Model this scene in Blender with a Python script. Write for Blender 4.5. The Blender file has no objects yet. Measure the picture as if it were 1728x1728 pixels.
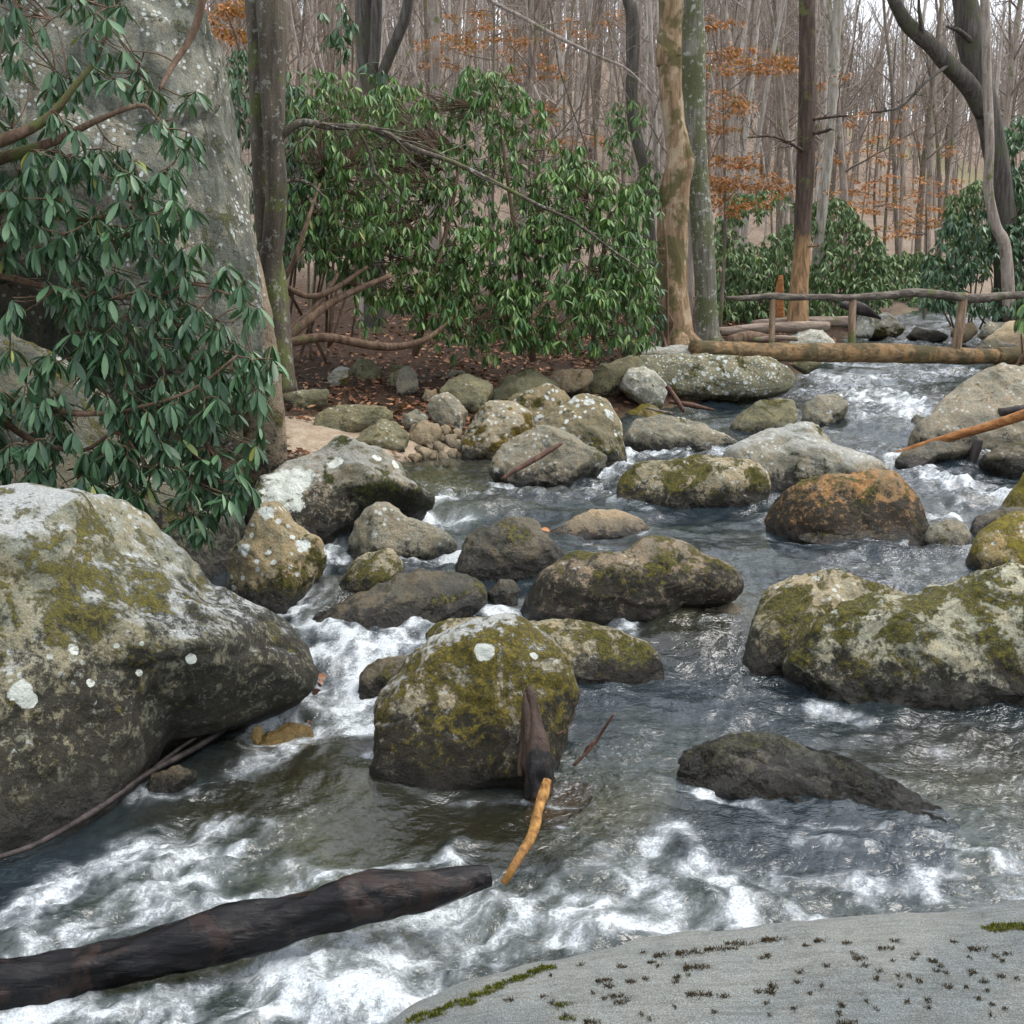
import bpy, math
import numpy as np
from mathutils import Matrix, Vector

SC = bpy.context.scene
COL = SC.collection
R = math.radians

# ------------------------------------------------------------------ camera, sky, sun, exposure
CAM = np.array([0.0, 0.0, 2.6])
PITCH = R(10.7)
FOC = 2086.0                      # focal length in pixels of the 1728 px photograph
cam_data = bpy.data.cameras.new('camera')
cam_data.sensor_width = 36.0
cam_data.lens = 36.0 * FOC / 1728.0
cam_data.clip_start = 0.05
cam_data.clip_end = 2000.0
cam = bpy.data.objects.new('camera', cam_data)
cam.location = CAM
cam.rotation_euler = (math.pi / 2 - PITCH, 0, 0)
COL.objects.link(cam)
SC.camera = cam

SUN_EL, SUN_ROT = R(62), R(75)
world = bpy.data.worlds.new('World')
SC.world = world
world.use_nodes = True
wn = world.node_tree
bg = wn.nodes['Background']
sky = wn.nodes.new('ShaderNodeTexSky')
sky.sky_type = 'NISHITA'
sky.sun_disc = False
sky.sun_elevation = SUN_EL
sky.sun_rotation = SUN_ROT
sky.air_density = 1.0
sky.dust_density = 6.0
sky.ozone_density = 1.0
cloud = wn.nodes.new('ShaderNodeMix')          # an even layer of cloud in front of the blue
cloud.data_type = 'RGBA'
cloud.inputs[0].default_value = 0.72
wn.links.new(sky.outputs[0], cloud.inputs[6])
cloud.inputs[7].default_value = (8.6, 9.1, 9.9, 1)
wn.links.new(cloud.outputs[2], bg.inputs[0])
bg.inputs[1].default_value = 0.12

sun_data = bpy.data.lights.new('sun', 'SUN')
sun_data.energy = 1.5
sun_data.angle = R(35)
sun_data.color = (1.0, 0.96, 0.90)
sun = bpy.data.objects.new('sun', sun_data)
# light travels from the sun's place down to the scene (same direction as the sky's sun)
_sd = Vector((math.sin(SUN_ROT) * math.cos(SUN_EL), math.cos(SUN_ROT) * math.cos(SUN_EL), math.sin(SUN_EL)))
sun.rotation_euler = (-_sd).to_track_quat('-Z', 'Y').to_euler()
sun.location = (0, 0, 40)
COL.objects.link(sun)

SC.view_settings.view_transform = 'Standard'
SC.view_settings.look = 'None'
SC.view_settings.exposure = 0.86
SC.view_settings.gamma = 1.0
SC.view_settings.use_curve_mapping = False
SC.render.engine = 'CYCLES'
SC.cycles.max_bounces = 6
SC.cycles.diffuse_bounces = 1
SC.cycles.glossy_bounces = 3
SC.cycles.transmission_bounces = 2
SC.cycles.volume_bounces = 0
SC.cycles.transparent_max_bounces = 8
SC.cycles.caustics_reflective = False
SC.cycles.caustics_refractive = False
SC.cycles.sample_clamp_indirect = 4.0
SC.cycles.use_denoising = True
SC.cycles.use_adaptive_sampling = True
SC.cycles.adaptive_threshold = 0.02

# ------------------------------------------------------------------ noise
_rng0 = np.random.default_rng(7)
PERM = np.concatenate([_rng0.permutation(256)] * 3).astype(np.int64)
_g = _rng0.normal(size=(256, 3)); GRAD = _g / np.linalg.norm(_g, axis=1)[:, None]


def perlin(P):
    P = np.asarray(P, float)
    i = np.floor(P).astype(np.int64)
    f = P - i
    i &= 255
    w = f * f * f * (f * (f * 6 - 15) + 10)
    out = 0
    for dx in (0, 1):
        wx = w[:, 0] if dx else 1 - w[:, 0]
        a = PERM[i[:, 0] + dx]
        for dy in (0, 1):
            wy = w[:, 1] if dy else 1 - w[:, 1]
            b = PERM[a + i[:, 1] + dy]
            for dz in (0, 1):
                wz_ = w[:, 2] if dz else 1 - w[:, 2]
                g = GRAD[PERM[b + i[:, 2] + dz]]
                d = g[:, 0] * (f[:, 0] - dx) + g[:, 1] * (f[:, 1] - dy) + g[:, 2] * (f[:, 2] - dz)
                out = out + wx * wy * wz_ * d
    return out * 1.6


def fbm(P, octaves=4, gain=0.5, lac=2.03):
    s, a, q = 0, 1.0, np.asarray(P, float)
    for _ in range(octaves):
        s = s + a * perlin(q)
        q = q * lac + 17.3
        a *= gain
    return s


def sstep(a, b, x):
    t = np.clip((x - a) / (b - a), 0, 1)
    return t * t * (3 - 2 * t)


# ------------------------------------------------------------------ the lie of the land
WY = np.array([-5, 3.0, 5.2, 6.6, 7.4, 8.2, 9.0, 9.8, 11, 13, 15, 17, 20, 25, 30, 45, 60])
WZ = np.array([-.10, -.05, 0.0, .06, .12, .26, .36, .42, .48, .60, .70, .80, .95, 1.15, 1.38, 2.1, 2.6])
_yy = np.linspace(-5, 60, 1300)
_zz = np.interp(_yy, WY, WZ)
_k = np.hanning(13); _k /= _k.sum()
_zz = np.convolve(np.pad(_zz, 6, mode='edge'), _k, 'valid')


def wz(Y):                                   # mean water level at distance Y up the stream
    return np.interp(Y, _yy, _zz)


BLY = np.array([-5, 3, 5.2, 7.4, 9.0, 11.5, 12.8, 13.8, 15.0, 16.5, 17.6, 19, 22, 26, 30, 36, 45, 60])
BLX = np.array([-6, -5, -3.6, -2.9, -2.8, -2.5, -1.6, -.6, .6, 1.6, 2.6, 4.1, 5.4, 7.0, 8.3, 11.5, 18, 30])
BRX = np.array([9, 9, 9, 9, 9, 8.5, 8.2, 7.6, 7.2, 7.1, 7.2, 7.5, 8.4, 9.8, 11.6, 15, 22, 34])


def bank_d(X, Y):
    return np.maximum(np.interp(Y, BLY, BLX) - X, X - np.interp(Y, BLY, BRX))


def terrain(X, Y, fine=True):
    X = np.asarray(X, float); Y = np.asarray(Y, float)
    d = bank_d(X, Y)
    z = wz(Y) + np.interp(d, [-1.2, -.5, 0, .5, 1.5, 3, 6, 14, 60], [-.42, -.3, .0, .16, .30, .42, .60, .95, 1.6])
    if fine:
        P = np.stack([X.ravel(), Y.ravel(), np.zeros(X.size)], 1)
        far = np.clip(Y.ravel() / 20, .5, 4)
        n = fbm(P * .45, 3) * .10 * far + fbm(P * 2.1 + 5, 3) * .035
        z = z + n.reshape(X.shape) * np.clip(.4 + d, .35, 1)
    t = Y - 46 - .25 * X
    az = X / np.maximum(Y, 1)
    hill = np.where(t > 0, .31 * t * t / (t + 12), 0)
    cap = np.interp(az, [-.6, .05, .20, .27, .7], [95, 75, 48, 29, 27])
    hill = cap * (1 - np.exp(-hill / cap))
    return z + hill


def ray(px, py):
    x = (px - 864) / FOC; y = (864 - py) / FOC
    return np.array([x, math.cos(PITCH) + y * math.sin(PITCH), -math.sin(PITCH) + y * math.cos(PITCH)])


def at(px, py, Y):                            # the point seen at a pixel, at distance Y
    r = ray(px, py)
    return CAM + r * (Y / r[1])


def on_water(px, py, dz=0.0):
    r = ray(px, py)
    Ys = np.linspace(2, 59, 4000)
    zr = CAM[2] + r[2] / r[1] * Ys
    below = np.nonzero(zr <= wz(Ys) + dz)[0]
    Y = Ys[below[0]] if len(below) else 40.0
    return at(px, py, Y)


def on_land(px, py):
    r = ray(px, py)
    Ys = np.linspace(3, 120, 5000)
    Xs = r[0] / r[1] * Ys
    zr = CAM[2] + r[2] / r[1] * Ys
    below = np.nonzero(zr <= terrain(Xs, Ys, False))[0]
    Y = Ys[below[0]] if len(below) else 60.0
    return at(px, py, Y)


# ------------------------------------------------------------------ mesh helpers
def make_mesh(name, V, F, smooth=True):
    """V (n,3); F a list of (m,k) index arrays."""
    if not isinstance(F, (list, tuple)):
        F = [F]
    F = [np.asarray(f, np.int32) for f in F if len(f)]
    me = bpy.data.meshes.new(name)
    V = np.asarray(V, np.float32)
    me.vertices.add(len(V)); me.vertices.foreach_set('co', V.ravel())
    loops = np.concatenate([f.ravel() for f in F])
    sizes = np.concatenate([np.full(len(f), f.shape[1], np.int32) for f in F])
    starts = np.concatenate([[0], np.cumsum(sizes)[:-1]]).astype(np.int32)
    me.loops.add(len(loops)); me.loops.foreach_set('vertex_index', loops)
    me.polygons.add(len(sizes)); me.polygons.foreach_set('loop_start', starts)
    me.polygons.foreach_set('loop_total', sizes)
    me.polygons.foreach_set('use_smooth', np.full(len(sizes), smooth, bool))
    me.update(calc_edges=True)
    me.validate()
    return me


class MB:
    def __init__(self):
        self.V, self.F, self.n = [], {}, 0

    def add(self, V, F):
        F = np.asarray(F)
        self.F.setdefault(F.shape[1], []).append(F + self.n)
        self.V.append(V); self.n += len(V)

    def tube(self, path, rad, sides=6, rough=0.0, cap=True, seed=0.0, rfreq=6.0, squash=None):
        path = np.asarray(path, float); rad = np.asarray(rad, float)
        n = len(path)
        t = np.gradient(path, axis=0); t /= np.linalg.norm(t, axis=1)[:, None] + 1e-9
        ref = np.array([0, 0, 1.0]) if abs(t[:, 2]).mean() < .8 else np.array([1.0, .2, 0])
        a = np.cross(t, ref); a /= np.linalg.norm(a, axis=1)[:, None] + 1e-9
        b = np.cross(a, t)
        th = np.arange(sides) * 2 * math.pi / sides
        rr = np.repeat(rad[:, None], sides, 1)
        ring = a[:, None, :] * np.cos(th)[None, :, None] + b[:, None, :] * np.sin(th)[None, :, None]
        if squash is not None:
            ring = a[:, None, :] * np.cos(th)[None, :, None] * squash[0] + b[:, None, :] * np.sin(th)[None, :, None] * squash[1]
        if rough:
            Q = (path[:, None, :] * .35 + ring * (rr[..., None]) * 1.0).reshape(-1, 3) * rfreq + seed
            rr = rr * (1 + rough * fbm(Q, 3).reshape(n, sides))
        V = (path[:, None, :] + ring * rr[..., None]).reshape(-1, 3)
        i = np.arange(n - 1)[:, None] * sides; j = np.arange(sides)[None, :]; j2 = (j + 1) % sides
        F = np.stack([i + j, i + j2, i + sides + j2, i + sides + j], -1).reshape(-1, 4)
        self.add(V, F)
        if cap:
            base = self.n
            self.V.append(np.array([path[0] - t[0] * rad[0] * .15, path[-1] + t[-1] * rad[-1] * .15])); self.n += 2
            s0 = base - n * sides; s1 = base - sides
            k = np.arange(sides); k2 = (k + 1) % sides
            self.F.setdefault(3, []).append(np.stack([np.full(sides, base), s0 + k2, s0 + k], 1))
            self.F.setdefault(3, []).append(np.stack([np.full(sides, base + 1), s1 + k, s1 + k2], 1))

    def mesh(self, name, off=None, smooth=True):
        V = np.concatenate(self.V)
        if off is not None:
            V = V - np.asarray(off)
        return make_mesh(name, V, [np.concatenate(f) for f in self.F.values()], smooth)


def spline(pts, n):
    """Catmull-Rom through rows of any width."""
    p = np.asarray(pts, float)
    p = np.vstack([2 * p[0] - p[1], p, 2 * p[-1] - p[-2]])
    m = len(p) - 3
    u = np.linspace(0, m - 1e-6, n)
    k = u.astype(int); t = (u - k)[:, None]
    a, b, c, d = p[k], p[k + 1], p[k + 2], p[k + 3]
    return .5 * (2 * b + (c - a) * t + (2 * a - 5 * b + 4 * c - d) * t * t + (3 * b - a - 3 * c + d) * t ** 3)


def link(name, me, mat, parent=None, loc=(0, 0, 0)):
    o = bpy.data.objects.new(name, me)
    if mat is not None and me is not None and not me.materials:
        me.materials.append(mat)
    o.location = loc
    if parent is not None:
        o.parent = parent
    COL.objects.link(o)
    return o


def tag(o, label=None, cat=None, group=None, kind=None):
    if label: o['label'] = label
    if cat: o['category'] = cat
    if group: o['group'] = group
    if kind: o['kind'] = kind
    return o


def thing(name, label, cat, loc, group=None):
    o = bpy.data.objects.new(name, None)
    o.empty_display_size = .1
    o.location = loc
    COL.objects.link(o)
    return tag(o, label, cat, group)


# ------------------------------------------------------------------ node helpers
class NT:
    def __init__(self, name):
        self.mat = bpy.data.materials.new(name)
        self.mat.use_nodes = True
        self.t = self.mat.node_tree
        self.t.nodes.clear()
        self.out = self.t.nodes.new('ShaderNodeOutputMaterial')
        self._pos = None

    def n(self, typ, ins=None, **props):
        nd = self.t.nodes.new(typ)
        for k, v in props.items():
            setattr(nd, k, v)
        for k, v in (ins or {}).items():
            self.put(nd.inputs[k], v)
        return nd

    def put(self, sock, v):
        if isinstance(v, bpy.types.NodeSocket):
            self.t.links.new(v, sock)
        else:
            if sock.type == 'RGBA' and len(v) == 3:
                v = (*v, 1)
            sock.default_value = v

    @property
    def P(self):
        if self._pos is None:
            self._geo = self.n('ShaderNodeNewGeometry')
            self._pos = self._geo.outputs['Position']
        return self._pos

    def normal_z(self):
        self.P
        return self.n('ShaderNodeSeparateXYZ', {0: self._geo.outputs['Normal']}).outputs[2]

    def map(self, vec, scale=(1, 1, 1), rot=(0, 0, 0), loc=(0, 0, 0)):
        return self.n('ShaderNodeMapping', {'Vector': vec, 'Scale': scale, 'Rotation': rot, 'Location': loc}).outputs[0]

    def noise(self, vec, scale, detail=4, rough=.55, dist=0.0):
        return self.n('ShaderNodeTexNoise', {'Vector': vec, 'Scale': scale, 'Detail': detail, 'Roughness': rough, 'Distortion': dist}).outputs[0]

    def vor(self, vec, scale, feature='F1', out=0):
        return self.n('ShaderNodeTexVoronoi', {'Vector': vec, 'Scale': scale}, feature=feature).outputs[out]

    def m(self, op, a, b=0.0, c=None, clamp=False):
        ins = {0: a, 1: b}
        if c is not None: ins[2] = c
        return self.n('ShaderNodeMath', ins, operation=op, use_clamp=clamp).outputs[0]

    def ss(self, x, a, b, lo=0.0, hi=1.0):
        if a > b:
            a, b, lo, hi = b, a, hi, lo
        return self.n('ShaderNodeMapRange', {0: x, 1: a, 2: b, 3: lo, 4: hi}, interpolation_type='SMOOTHSTEP').outputs[0]

    def mix(self, f, a, b, mode='MIX'):
        nd = self.n('ShaderNodeMix', data_type='RGBA', blend_type=mode)
        self.put(nd.inputs[0], f); self.put(nd.inputs[6], a); self.put(nd.inputs[7], b)
        return nd.outputs[2]

    def ramp(self, f, stops):
        nd = self.n('ShaderNodeValToRGB', {0: f})
        e = nd.color_ramp.elements
        while len(e) < len(stops): e.new(.5)
        for el, (p, c) in zip(e, stops):
            el.position = p; el.color = (*c, 1)
        return nd.outputs[0]

    def attr(self, name, typ='GEOMETRY'):
        return self.n('ShaderNodeAttribute', attribute_name=name, attribute_type=typ).outputs['Fac']

    def bump(self, h, dist, strength=1.0, normal=None):
        ins = {'Height': h, 'Distance': dist, 'Strength': strength}
        if normal is not None: ins['Normal'] = normal
        return self.n('ShaderNodeBump', ins).outputs[0]

    def bsdf(self, **k):
        ins = {kk.replace('_', ' '): v for kk, v in k.items()}
        return self.n('ShaderNodeBsdfPrincipled', ins).outputs[0]

    def done(self, sh):
        self.t.links.new(sh, self.out.inputs[0])
        return self.mat


def rock_mat(name, a=(.20, .21, .18), b=(.30, .30, .27), tan=.3, tanc=(.30, .24, .16), moss=.3, up=.2, dark=.35, lich=.2,
             mossc=((.012, .014, .004), (.07, .065, .012), (.20, .17, .025)), spots=(), band=0.0, speck=.5, lichc=(.62, .66, .62), darkc=(.016, .014, .010),
             lscale=6.0, topgrey=0.0, gloss=0.0, bumpd=.075, streak=0.0, grain=75.0):
    t = NT(name); P = t.P
    g_ = (.82, .80, .71); a = tuple(x * g for x, g in zip(a, g_)); b = tuple(x * g for x, g in zip(b, g_)); tanc = (tanc[0] * .92, tanc[1] * .83, tanc[2] * .66)
    nz = t.normal_z()
    n1 = t.noise(P, 1.7, 6, .6, .4)
    n2 = t.noise(P, 8.0, 8, .68, .3)
    n3 = t.noise(P, grain, 4, .75)
    n4 = t.noise(t.map(P, loc=(13, 7, 3)), 3.3, 10, .66, .6)
    n5 = t.noise(P, 28.0, 5, .7)
    c = t.mix(t.ss(n1, .38, .64), a, b)
    c = t.mix(t.m('MULTIPLY', t.ss(t.m('ADD', t.m('MULTIPLY', n2, .6), t.m('MULTIPLY', n1, .4)), .44, .60), tan), c, tanc)
    if band:
        nb = t.noise(t.map(P, scale=(7.0, 95, 60), rot=(0, 0, R(-16))), 1.0, 4, .6)
        c = t.mix(t.m('MULTIPLY', t.ss(nb, .35, .68), band), c, (.25, .285, .31))
        c = t.mix(t.m('MULTIPLY', t.ss(nb, .48, .30), band), c, (.10, .11, .11))
    if streak:
        ns = t.noise(t.map(P, scale=(4.5, 4.5, .7), rot=(0, R(22), 0)), 1.0, 7, .7, .6)
        c = t.mix(t.m('MULTIPLY', t.ss(ns, .54, .40), streak), c, (.025, .028, .022))
    if topgrey:
        c = t.mix(t.m('MULTIPLY', t.ss(t.m('ADD', nz, t.m('MULTIPLY', n2, .5)), .85, 1.15), topgrey), c, (.34, .36, .36))
    # mineral speckle
    c = t.mix(speck, c, t.ramp(n3, [(.32, (.22, .21, .19)), (.5, (.5, .49, .46)), (.68, (1, .98, .93))]), 'OVERLAY')
    c = t.mix(t.m('MULTIPLY', t.ss(n5, .54, .66), .55), c, t.mix(.5, c, (.05, .045, .035)))
    if lich:
        dn = t.m('ADD', t.vor(t.map(P, loc=(3, 1, 9)), lscale), t.m('MULTIPLY', t.m('SUBTRACT', n5, .5), .35))
        lm = t.m('MULTIPLY', t.ss(dn, .30, .22), t.ss(n4, .62 - .22 * lich, .70 - .22 * lich))
        dn2 = t.m('ADD', t.vor(t.map(P, loc=(8, 4, 2)), lscale * 2.6), t.m('MULTIPLY', t.m('SUBTRACT', n5, .5), .3))
        lm2 = t.m('MULTIPLY', t.ss(dn2, .30, .22), t.ss(n1, .60 - .2 * lich, .66 - .2 * lich))
        lm = t.m('MULTIPLY', t.m('MAXIMUM', lm, lm2), min(1, .55 + lich * .45))
        c = t.mix(lm, c, t.mix(n3, lichc, tuple(x * .72 for x in lichc)))
    # moss
    hz = t.n('ShaderNodeSeparateXYZ', {0: P}).outputs[2]
    h = t.m('SUBTRACT', hz, t.attr('waterline', 'OBJECT'))
    rel = t.m('DIVIDE', h, t.attr('tall', 'OBJECT'))
    s = t.m('ADD', n4, t.m('MULTIPLY', t.m('SUBTRACT', n5, .5), .35))
    s = t.m('ADD', s, t.m('MULTIPLY', t.m('SUBTRACT', nz, .45), up * .22))
    thr = .735 - .40 * moss
    mm = t.ss(s, thr - .035, thr + .035)
    mc = t.ramp(t.m('ADD', t.m('MULTIPLY', n5, .55), t.m('MULTIPLY', n3, .45)), [(.34, mossc[0]), (.5, mossc[1]), (.66, mossc[2])])
    if moss > 0:
        c = t.mix(mm, c, mc)
    # dark algae crust close to the water line
    dm = 0.0
    if dark:
        q = t.m('ADD', rel, t.m('MULTIPLY', t.m('SUBTRACT', n2, .5), 1.5))
        q = t.m('ADD', q, t.m('MULTIPLY', t.m('SUBTRACT', n5, .5), .9))
        dm = t.ss(q, dark + .12, dark - .12)
        n6 = t.noise(t.map(P, loc=(5, 2, 8)), 17.0, 7, .75, .4)
        hole = t.m('MULTIPLY', t.ss(n6, .53, .60), t.ss(rel, .02, .22))
        dm = t.m('MULTIPLY', dm, t.m('SUBTRACT', 1.0, t.m('MULTIPLY', hole, .75)))
        c = t.mix(t.m('MULTIPLY', dm, .93), c, t.mix(t.ss(n3, .50, .72), darkc, (.042, .036, .018)))
    for (x, y, z, r) in spots:
        dv = t.n('ShaderNodeVectorMath', {0: P, 1: (x, y, z)}, operation='DISTANCE').outputs['Value']
        q = t.m('ADD', dv, t.m('MULTIPLY', t.m('SUBTRACT', n5, .5), r * .9))
        q = t.m('ADD', q, t.m('MULTIPLY', t.m('SUBTRACT', n2, .5), r * 1.3))
        c = t.mix(t.ss(q, r * 1.05, r * .85), c, t.mix(n5, (.68, .70, .63), (.44, .48, .42)))
    wet = t.ss(t.m('ADD', h, t.m('MULTIPLY', t.m('SUBTRACT', n2, .5), .16)), .17, .04)
    c = t.mix(t.m('MULTIPLY', wet, .80), c, t.mix(1.0, c, (.35, .34, .32), 'MULTIPLY'))
    rough = t.m('MAXIMUM', t.m('SUBTRACT', .88 - gloss, t.m('MULTIPLY', wet, .62)), .18)
    hgt = t.m('ADD', t.m('MULTIPLY', n2, .6), t.m('MULTIPLY', n5, .30))
    hgt = t.m('ADD', hgt, t.m('MULTIPLY', n3, .10))
    if moss > 0:
        hgt = t.m('ADD', hgt, t.m('MULTIPLY', mm, t.m('ADD', .10, t.m('MULTIPLY', n3, .25))))
    return t.done(t.bsdf(Base_Color=c, Roughness=rough, Normal=t.bump(hgt, bumpd, .9), **{'Specular IOR Level': .35}))


def bark_mat(name, a, b, moss=(.06, .07, .02), mossamt=.3, patch=None, patchamt=0.0, wet=0.0, streak=14.0, peel=None, axis='z', lichen=0.0):
    t = NT(name); P = t.P
    sc = {'z': (streak, streak, streak * .12), 'x': (streak * .12, streak, streak)}[axis]
    n1 = t.noise(t.map(P, scale=sc), 1.0, 6, .65, .5)
    n2 = t.noise(P, 2.2, 6, .6, .3)
    n3 = t.noise(P, 40, 4, .7)
    c = t.ramp(t.m('ADD', t.m('MULTIPLY', n1, .75), t.m('MULTIPLY', n3, .25)), [(.33, tuple(x * .35 for x in a)), (.48, a), (.66, b)])
    if patch:
        np_ = t.noise(t.map(P, scale=(3, 3, 1.6)), 1.6, 5, .6, .4)
        c = t.mix(t.m('MULTIPLY', t.ss(np_, .50, .56), patchamt), c, patch)
    if peel:
        z = t.n('ShaderNodeSeparateXYZ', {0: P}).outputs[2]
        q = t.m('ADD', z, t.m('MULTIPLY', n1, 1.6))
        c = t.mix(t.ss(q, peel[0] + .08, peel[0] - .03), c, t.mix(t.ss(n1, .3, .7), tuple(x * .35 for x in peel[1]), tuple(x * 1.25 for x in peel[1])))
    if mossamt:
        c = t.mix(t.m('MULTIPLY', t.ss(t.m('ADD', n2, t.m('MULTIPLY', n3, .12)), .66 - .22 * mossamt, .74 - .22 * mossamt), .85), c, t.mix(n3, moss, tuple(x * 2.2 for x in moss)))
    if lichen:
        n4 = t.noise(P, 11, 5, .7)
        c = t.mix(t.m('MULTIPLY', t.ss(n4, .56, .62), lichen), c, (.42, .44, .38))
    h = t.m('ADD', t.m('MULTIPLY', n1, .8), t.m('MULTIPLY', n3, .2))
    return t.done(t.bsdf(Base_Color=c, Roughness=.85 - .58 * wet, Normal=t.bump(h, .03 - .016 * wet, .9), **{'Specular IOR Level': .3 - .08 * wet}))


def leaf_mat(name, dark, mid, light, rough=.38, spec=.5, vein=True, tr=.12):
    t = NT(name); P = t.P
    n = t.noise(P, 3.0, 3, .6)
    r = t.m('FRACT', t.m('ADD', t.n('ShaderNodeNewGeometry').outputs['Random Per Island'], t.n('ShaderNodeObjectInfo').outputs['Random']))
    f = t.m('ADD', t.m('MULTIPLY', n, .5), t.m('MULTIPLY', r, .5))
    c = t.ramp(f, [(.22, dark), (.48, mid), (.74, light)])
    if name.startswith('rhodo'):
        c = t.mix(t.ss(r, .985, .995), c, (.24, .24, .05))
        c = t.mix(t.m('MULTIPLY', t.ss(t.noise(P, 60, 3, .6), .62, .70), .6), c, tuple(x * .5 for x in dark))
    b = t.bsdf(Base_Color=c, Roughness=rough, **{'Specular IOR Level': spec})
    tl = t.n('ShaderNodeBsdfTranslucent', {0: t.mix(.5, c, (.10, .16, .02))}).outputs[0]
    return t.done(t.n('ShaderNodeMixShader', {0: tr, 1: b, 2: tl}).outputs[0])


# ------------------------------------------------------------------ materials
M = {}
# forest floor and stream bed
t = NT('ground'); P = t.P
n1 = t.noise(P, .9, 6, .6); n2 = t.noise(P, 7, 6, .7); n3 = t.noise(P, 38, 4, .75); v = t.vor(P, 16)
sand = t.attr('sand'); bed = t.attr('bed'); hillf = t.attr('hill')
litter = t.ramp(t.m('ADD', t.m('MULTIPLY', n3, .6), t.m('MULTIPLY', n2, .4)), [(.34, (.012, .009, .007)), (.48, (.045, .027, .017)), (.58, (.10, .055, .031)), (.7, (.20, .13, .08))])
litter = t.mix(t.m('MULTIPLY', t.ss(n1, .52, .62), .6), litter, (.035, .028, .02))
hillc = t.ramp(t.m('ADD', t.m('MULTIPLY', n2, .6), t.m('MULTIPLY', n1, .4)), [(.35, (.13, .095, .068)), (.5, (.235, .18, .135)), (.66, (.34, .27, .21))])
c = t.mix(hillf, litter, hillc)
bedc = t.ramp(t.m('ADD', t.m('MULTIPLY', v, .5), t.m('MULTIPLY', n2, .5)), [(.2, (.045, .042, .025)), (.4, (.16, .145, .08)), (.55, (.27, .23, .13)), (.7, (.14, .13, .085))])
c = t.mix(bed, c, bedc)
sandc = t.mix(t.ss(n2, .4, .62), (.40, .31, .22), (.52, .42, .31))
sandc = t.mix(t.ss(n3, .6, .7), sandc, (.18, .12, .07))
c = t.mix(t.ss(t.m('ADD', sand, t.m('MULTIPLY', t.m('SUBTRACT', n2, .5), .6)), .42, .58), c, sandc)
M['ground'] = t.done(t.bsdf(Base_Color=c, Roughness=.95, Normal=t.bump(t.m('ADD', n3, n2), .05, .8), **{'Specular IOR Level': .2}))

# water: clear over the bed, fresnel sheen, white foam where it breaks
t = NT('water'); P = t.P
foam = t.attr('foam'); lic = t.attr('streak')
f1 = t.noise(P, 26, 6, .75, .6); f2 = t.noise(P, 85, 4, .75); f3 = t.noise(P, 7, 4, .65, .5)
fo = t.m('ADD', foam, t.m('MULTIPLY', t.m('SUBTRACT', f1, .5), 1.0))
fo = t.m('ADD', fo, t.m('MULTIPLY', t.m('SUBTRACT', f2, .5), .45))
wv = t.n('ShaderNodeVectorMath', {0: P, 1: t.n('ShaderNodeVectorMath', {0: t.n('ShaderNodeTexNoise', {'Vector': P, 'Scale': 9.0, 'Detail': 4.0}).outputs[1], 3: .30}, operation='SCALE').outputs[0]}, operation='ADD').outputs[0]
edge = t.m('MINIMUM', t.vor(wv, 6, 'DISTANCE_TO_EDGE'), t.m('ADD', t.m('MULTIPLY', t.vor(wv, 17, 'DISTANCE_TO_EDGE'), .8), .03))
thread = t.m('MULTIPLY', t.ss(t.m('ADD', edge, t.m('MULTIPLY', t.m('SUBTRACT', f2, .5), .30)), .10, .0), t.ss(foam, .30, .6))
core = t.m('MULTIPLY', t.ss(fo, .44, .98), t.ss(f2, .30, .62, .78, 1.0))
veil = t.m('MULTIPLY', t.ss(foam, .15, 1.0), t.ss(f1, .3, .7, .28, .72))
ff = t.m('MAXIMUM', t.m('MAXIMUM', core, t.m('MULTIPLY', thread, .45)), veil)
n_a = t.noise(t.map(P, scale=(1.0, 1.7, 1)), 12, 2, .5, 1.2); n_b = t.noise(t.map(P, scale=(1.0, 1.6, 1)), 34, 2, .5, .8)
hb = t.m('ADD', t.m('MULTIPLY', n_a, .9), t.m('MULTIPLY', n_b, .30))
hb = t.m('ADD', hb, t.m('MULTIPLY', lic, .05))
nrm = t.bump(hb, .020, t.m('ADD', .25, t.m('MULTIPLY', t.attr('ruffle'), .75)))
body = t.ramp(f3, [(.3, (.013, .024, .032)), (.55, (.032, .052, .066)), (.75, (.058, .080, .088))])
body = t.mix(t.attr('shallow'), body, (.075, .072, .040))
diff = t.n('ShaderNodeBsdfDiffuse', {'Color': body, 'Normal': nrm}).outputs[0]
trn = t.n('ShaderNodeBsdfTransparent', {0: (.78, .86, .80, 1)}).outputs[0]
shal = t.attr('shallow'); ruf = t.attr('ruffle')
under = t.n('ShaderNodeMixShader', {0: t.m('ADD', .56, t.m('MULTIPLY', shal, .28)), 1: diff, 2: trn}).outputs[0]
gl = t.n('ShaderNodeBsdfGlossy', {'Color': (1, 1, 1, 1), 'Roughness': .02, 'Normal': nrm}).outputs[0]
fr = t.n('ShaderNodeFresnel', {'IOR': 1.5, 'Normal': nrm}).outputs[0]
wat = t.n('ShaderNodeMixShader', {0: fr, 1: under, 2: gl}).outputs[0]
fcol = t.mix(t.ss(f2, .35, .65), (.58, .65, .68), (.80, .83, .85))
fsh = t.bsdf(Base_Color=fcol, Roughness=.55, Normal=t.bump(t.m('ADD', f1, t.m('MULTIPLY', f2, .5)), .03, .8), **{'Specular IOR Level': .4})
M['water'] = t.done(t.n('ShaderNodeMixShader', {0: ff, 1: wat, 2: fsh}).outputs[0])

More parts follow.
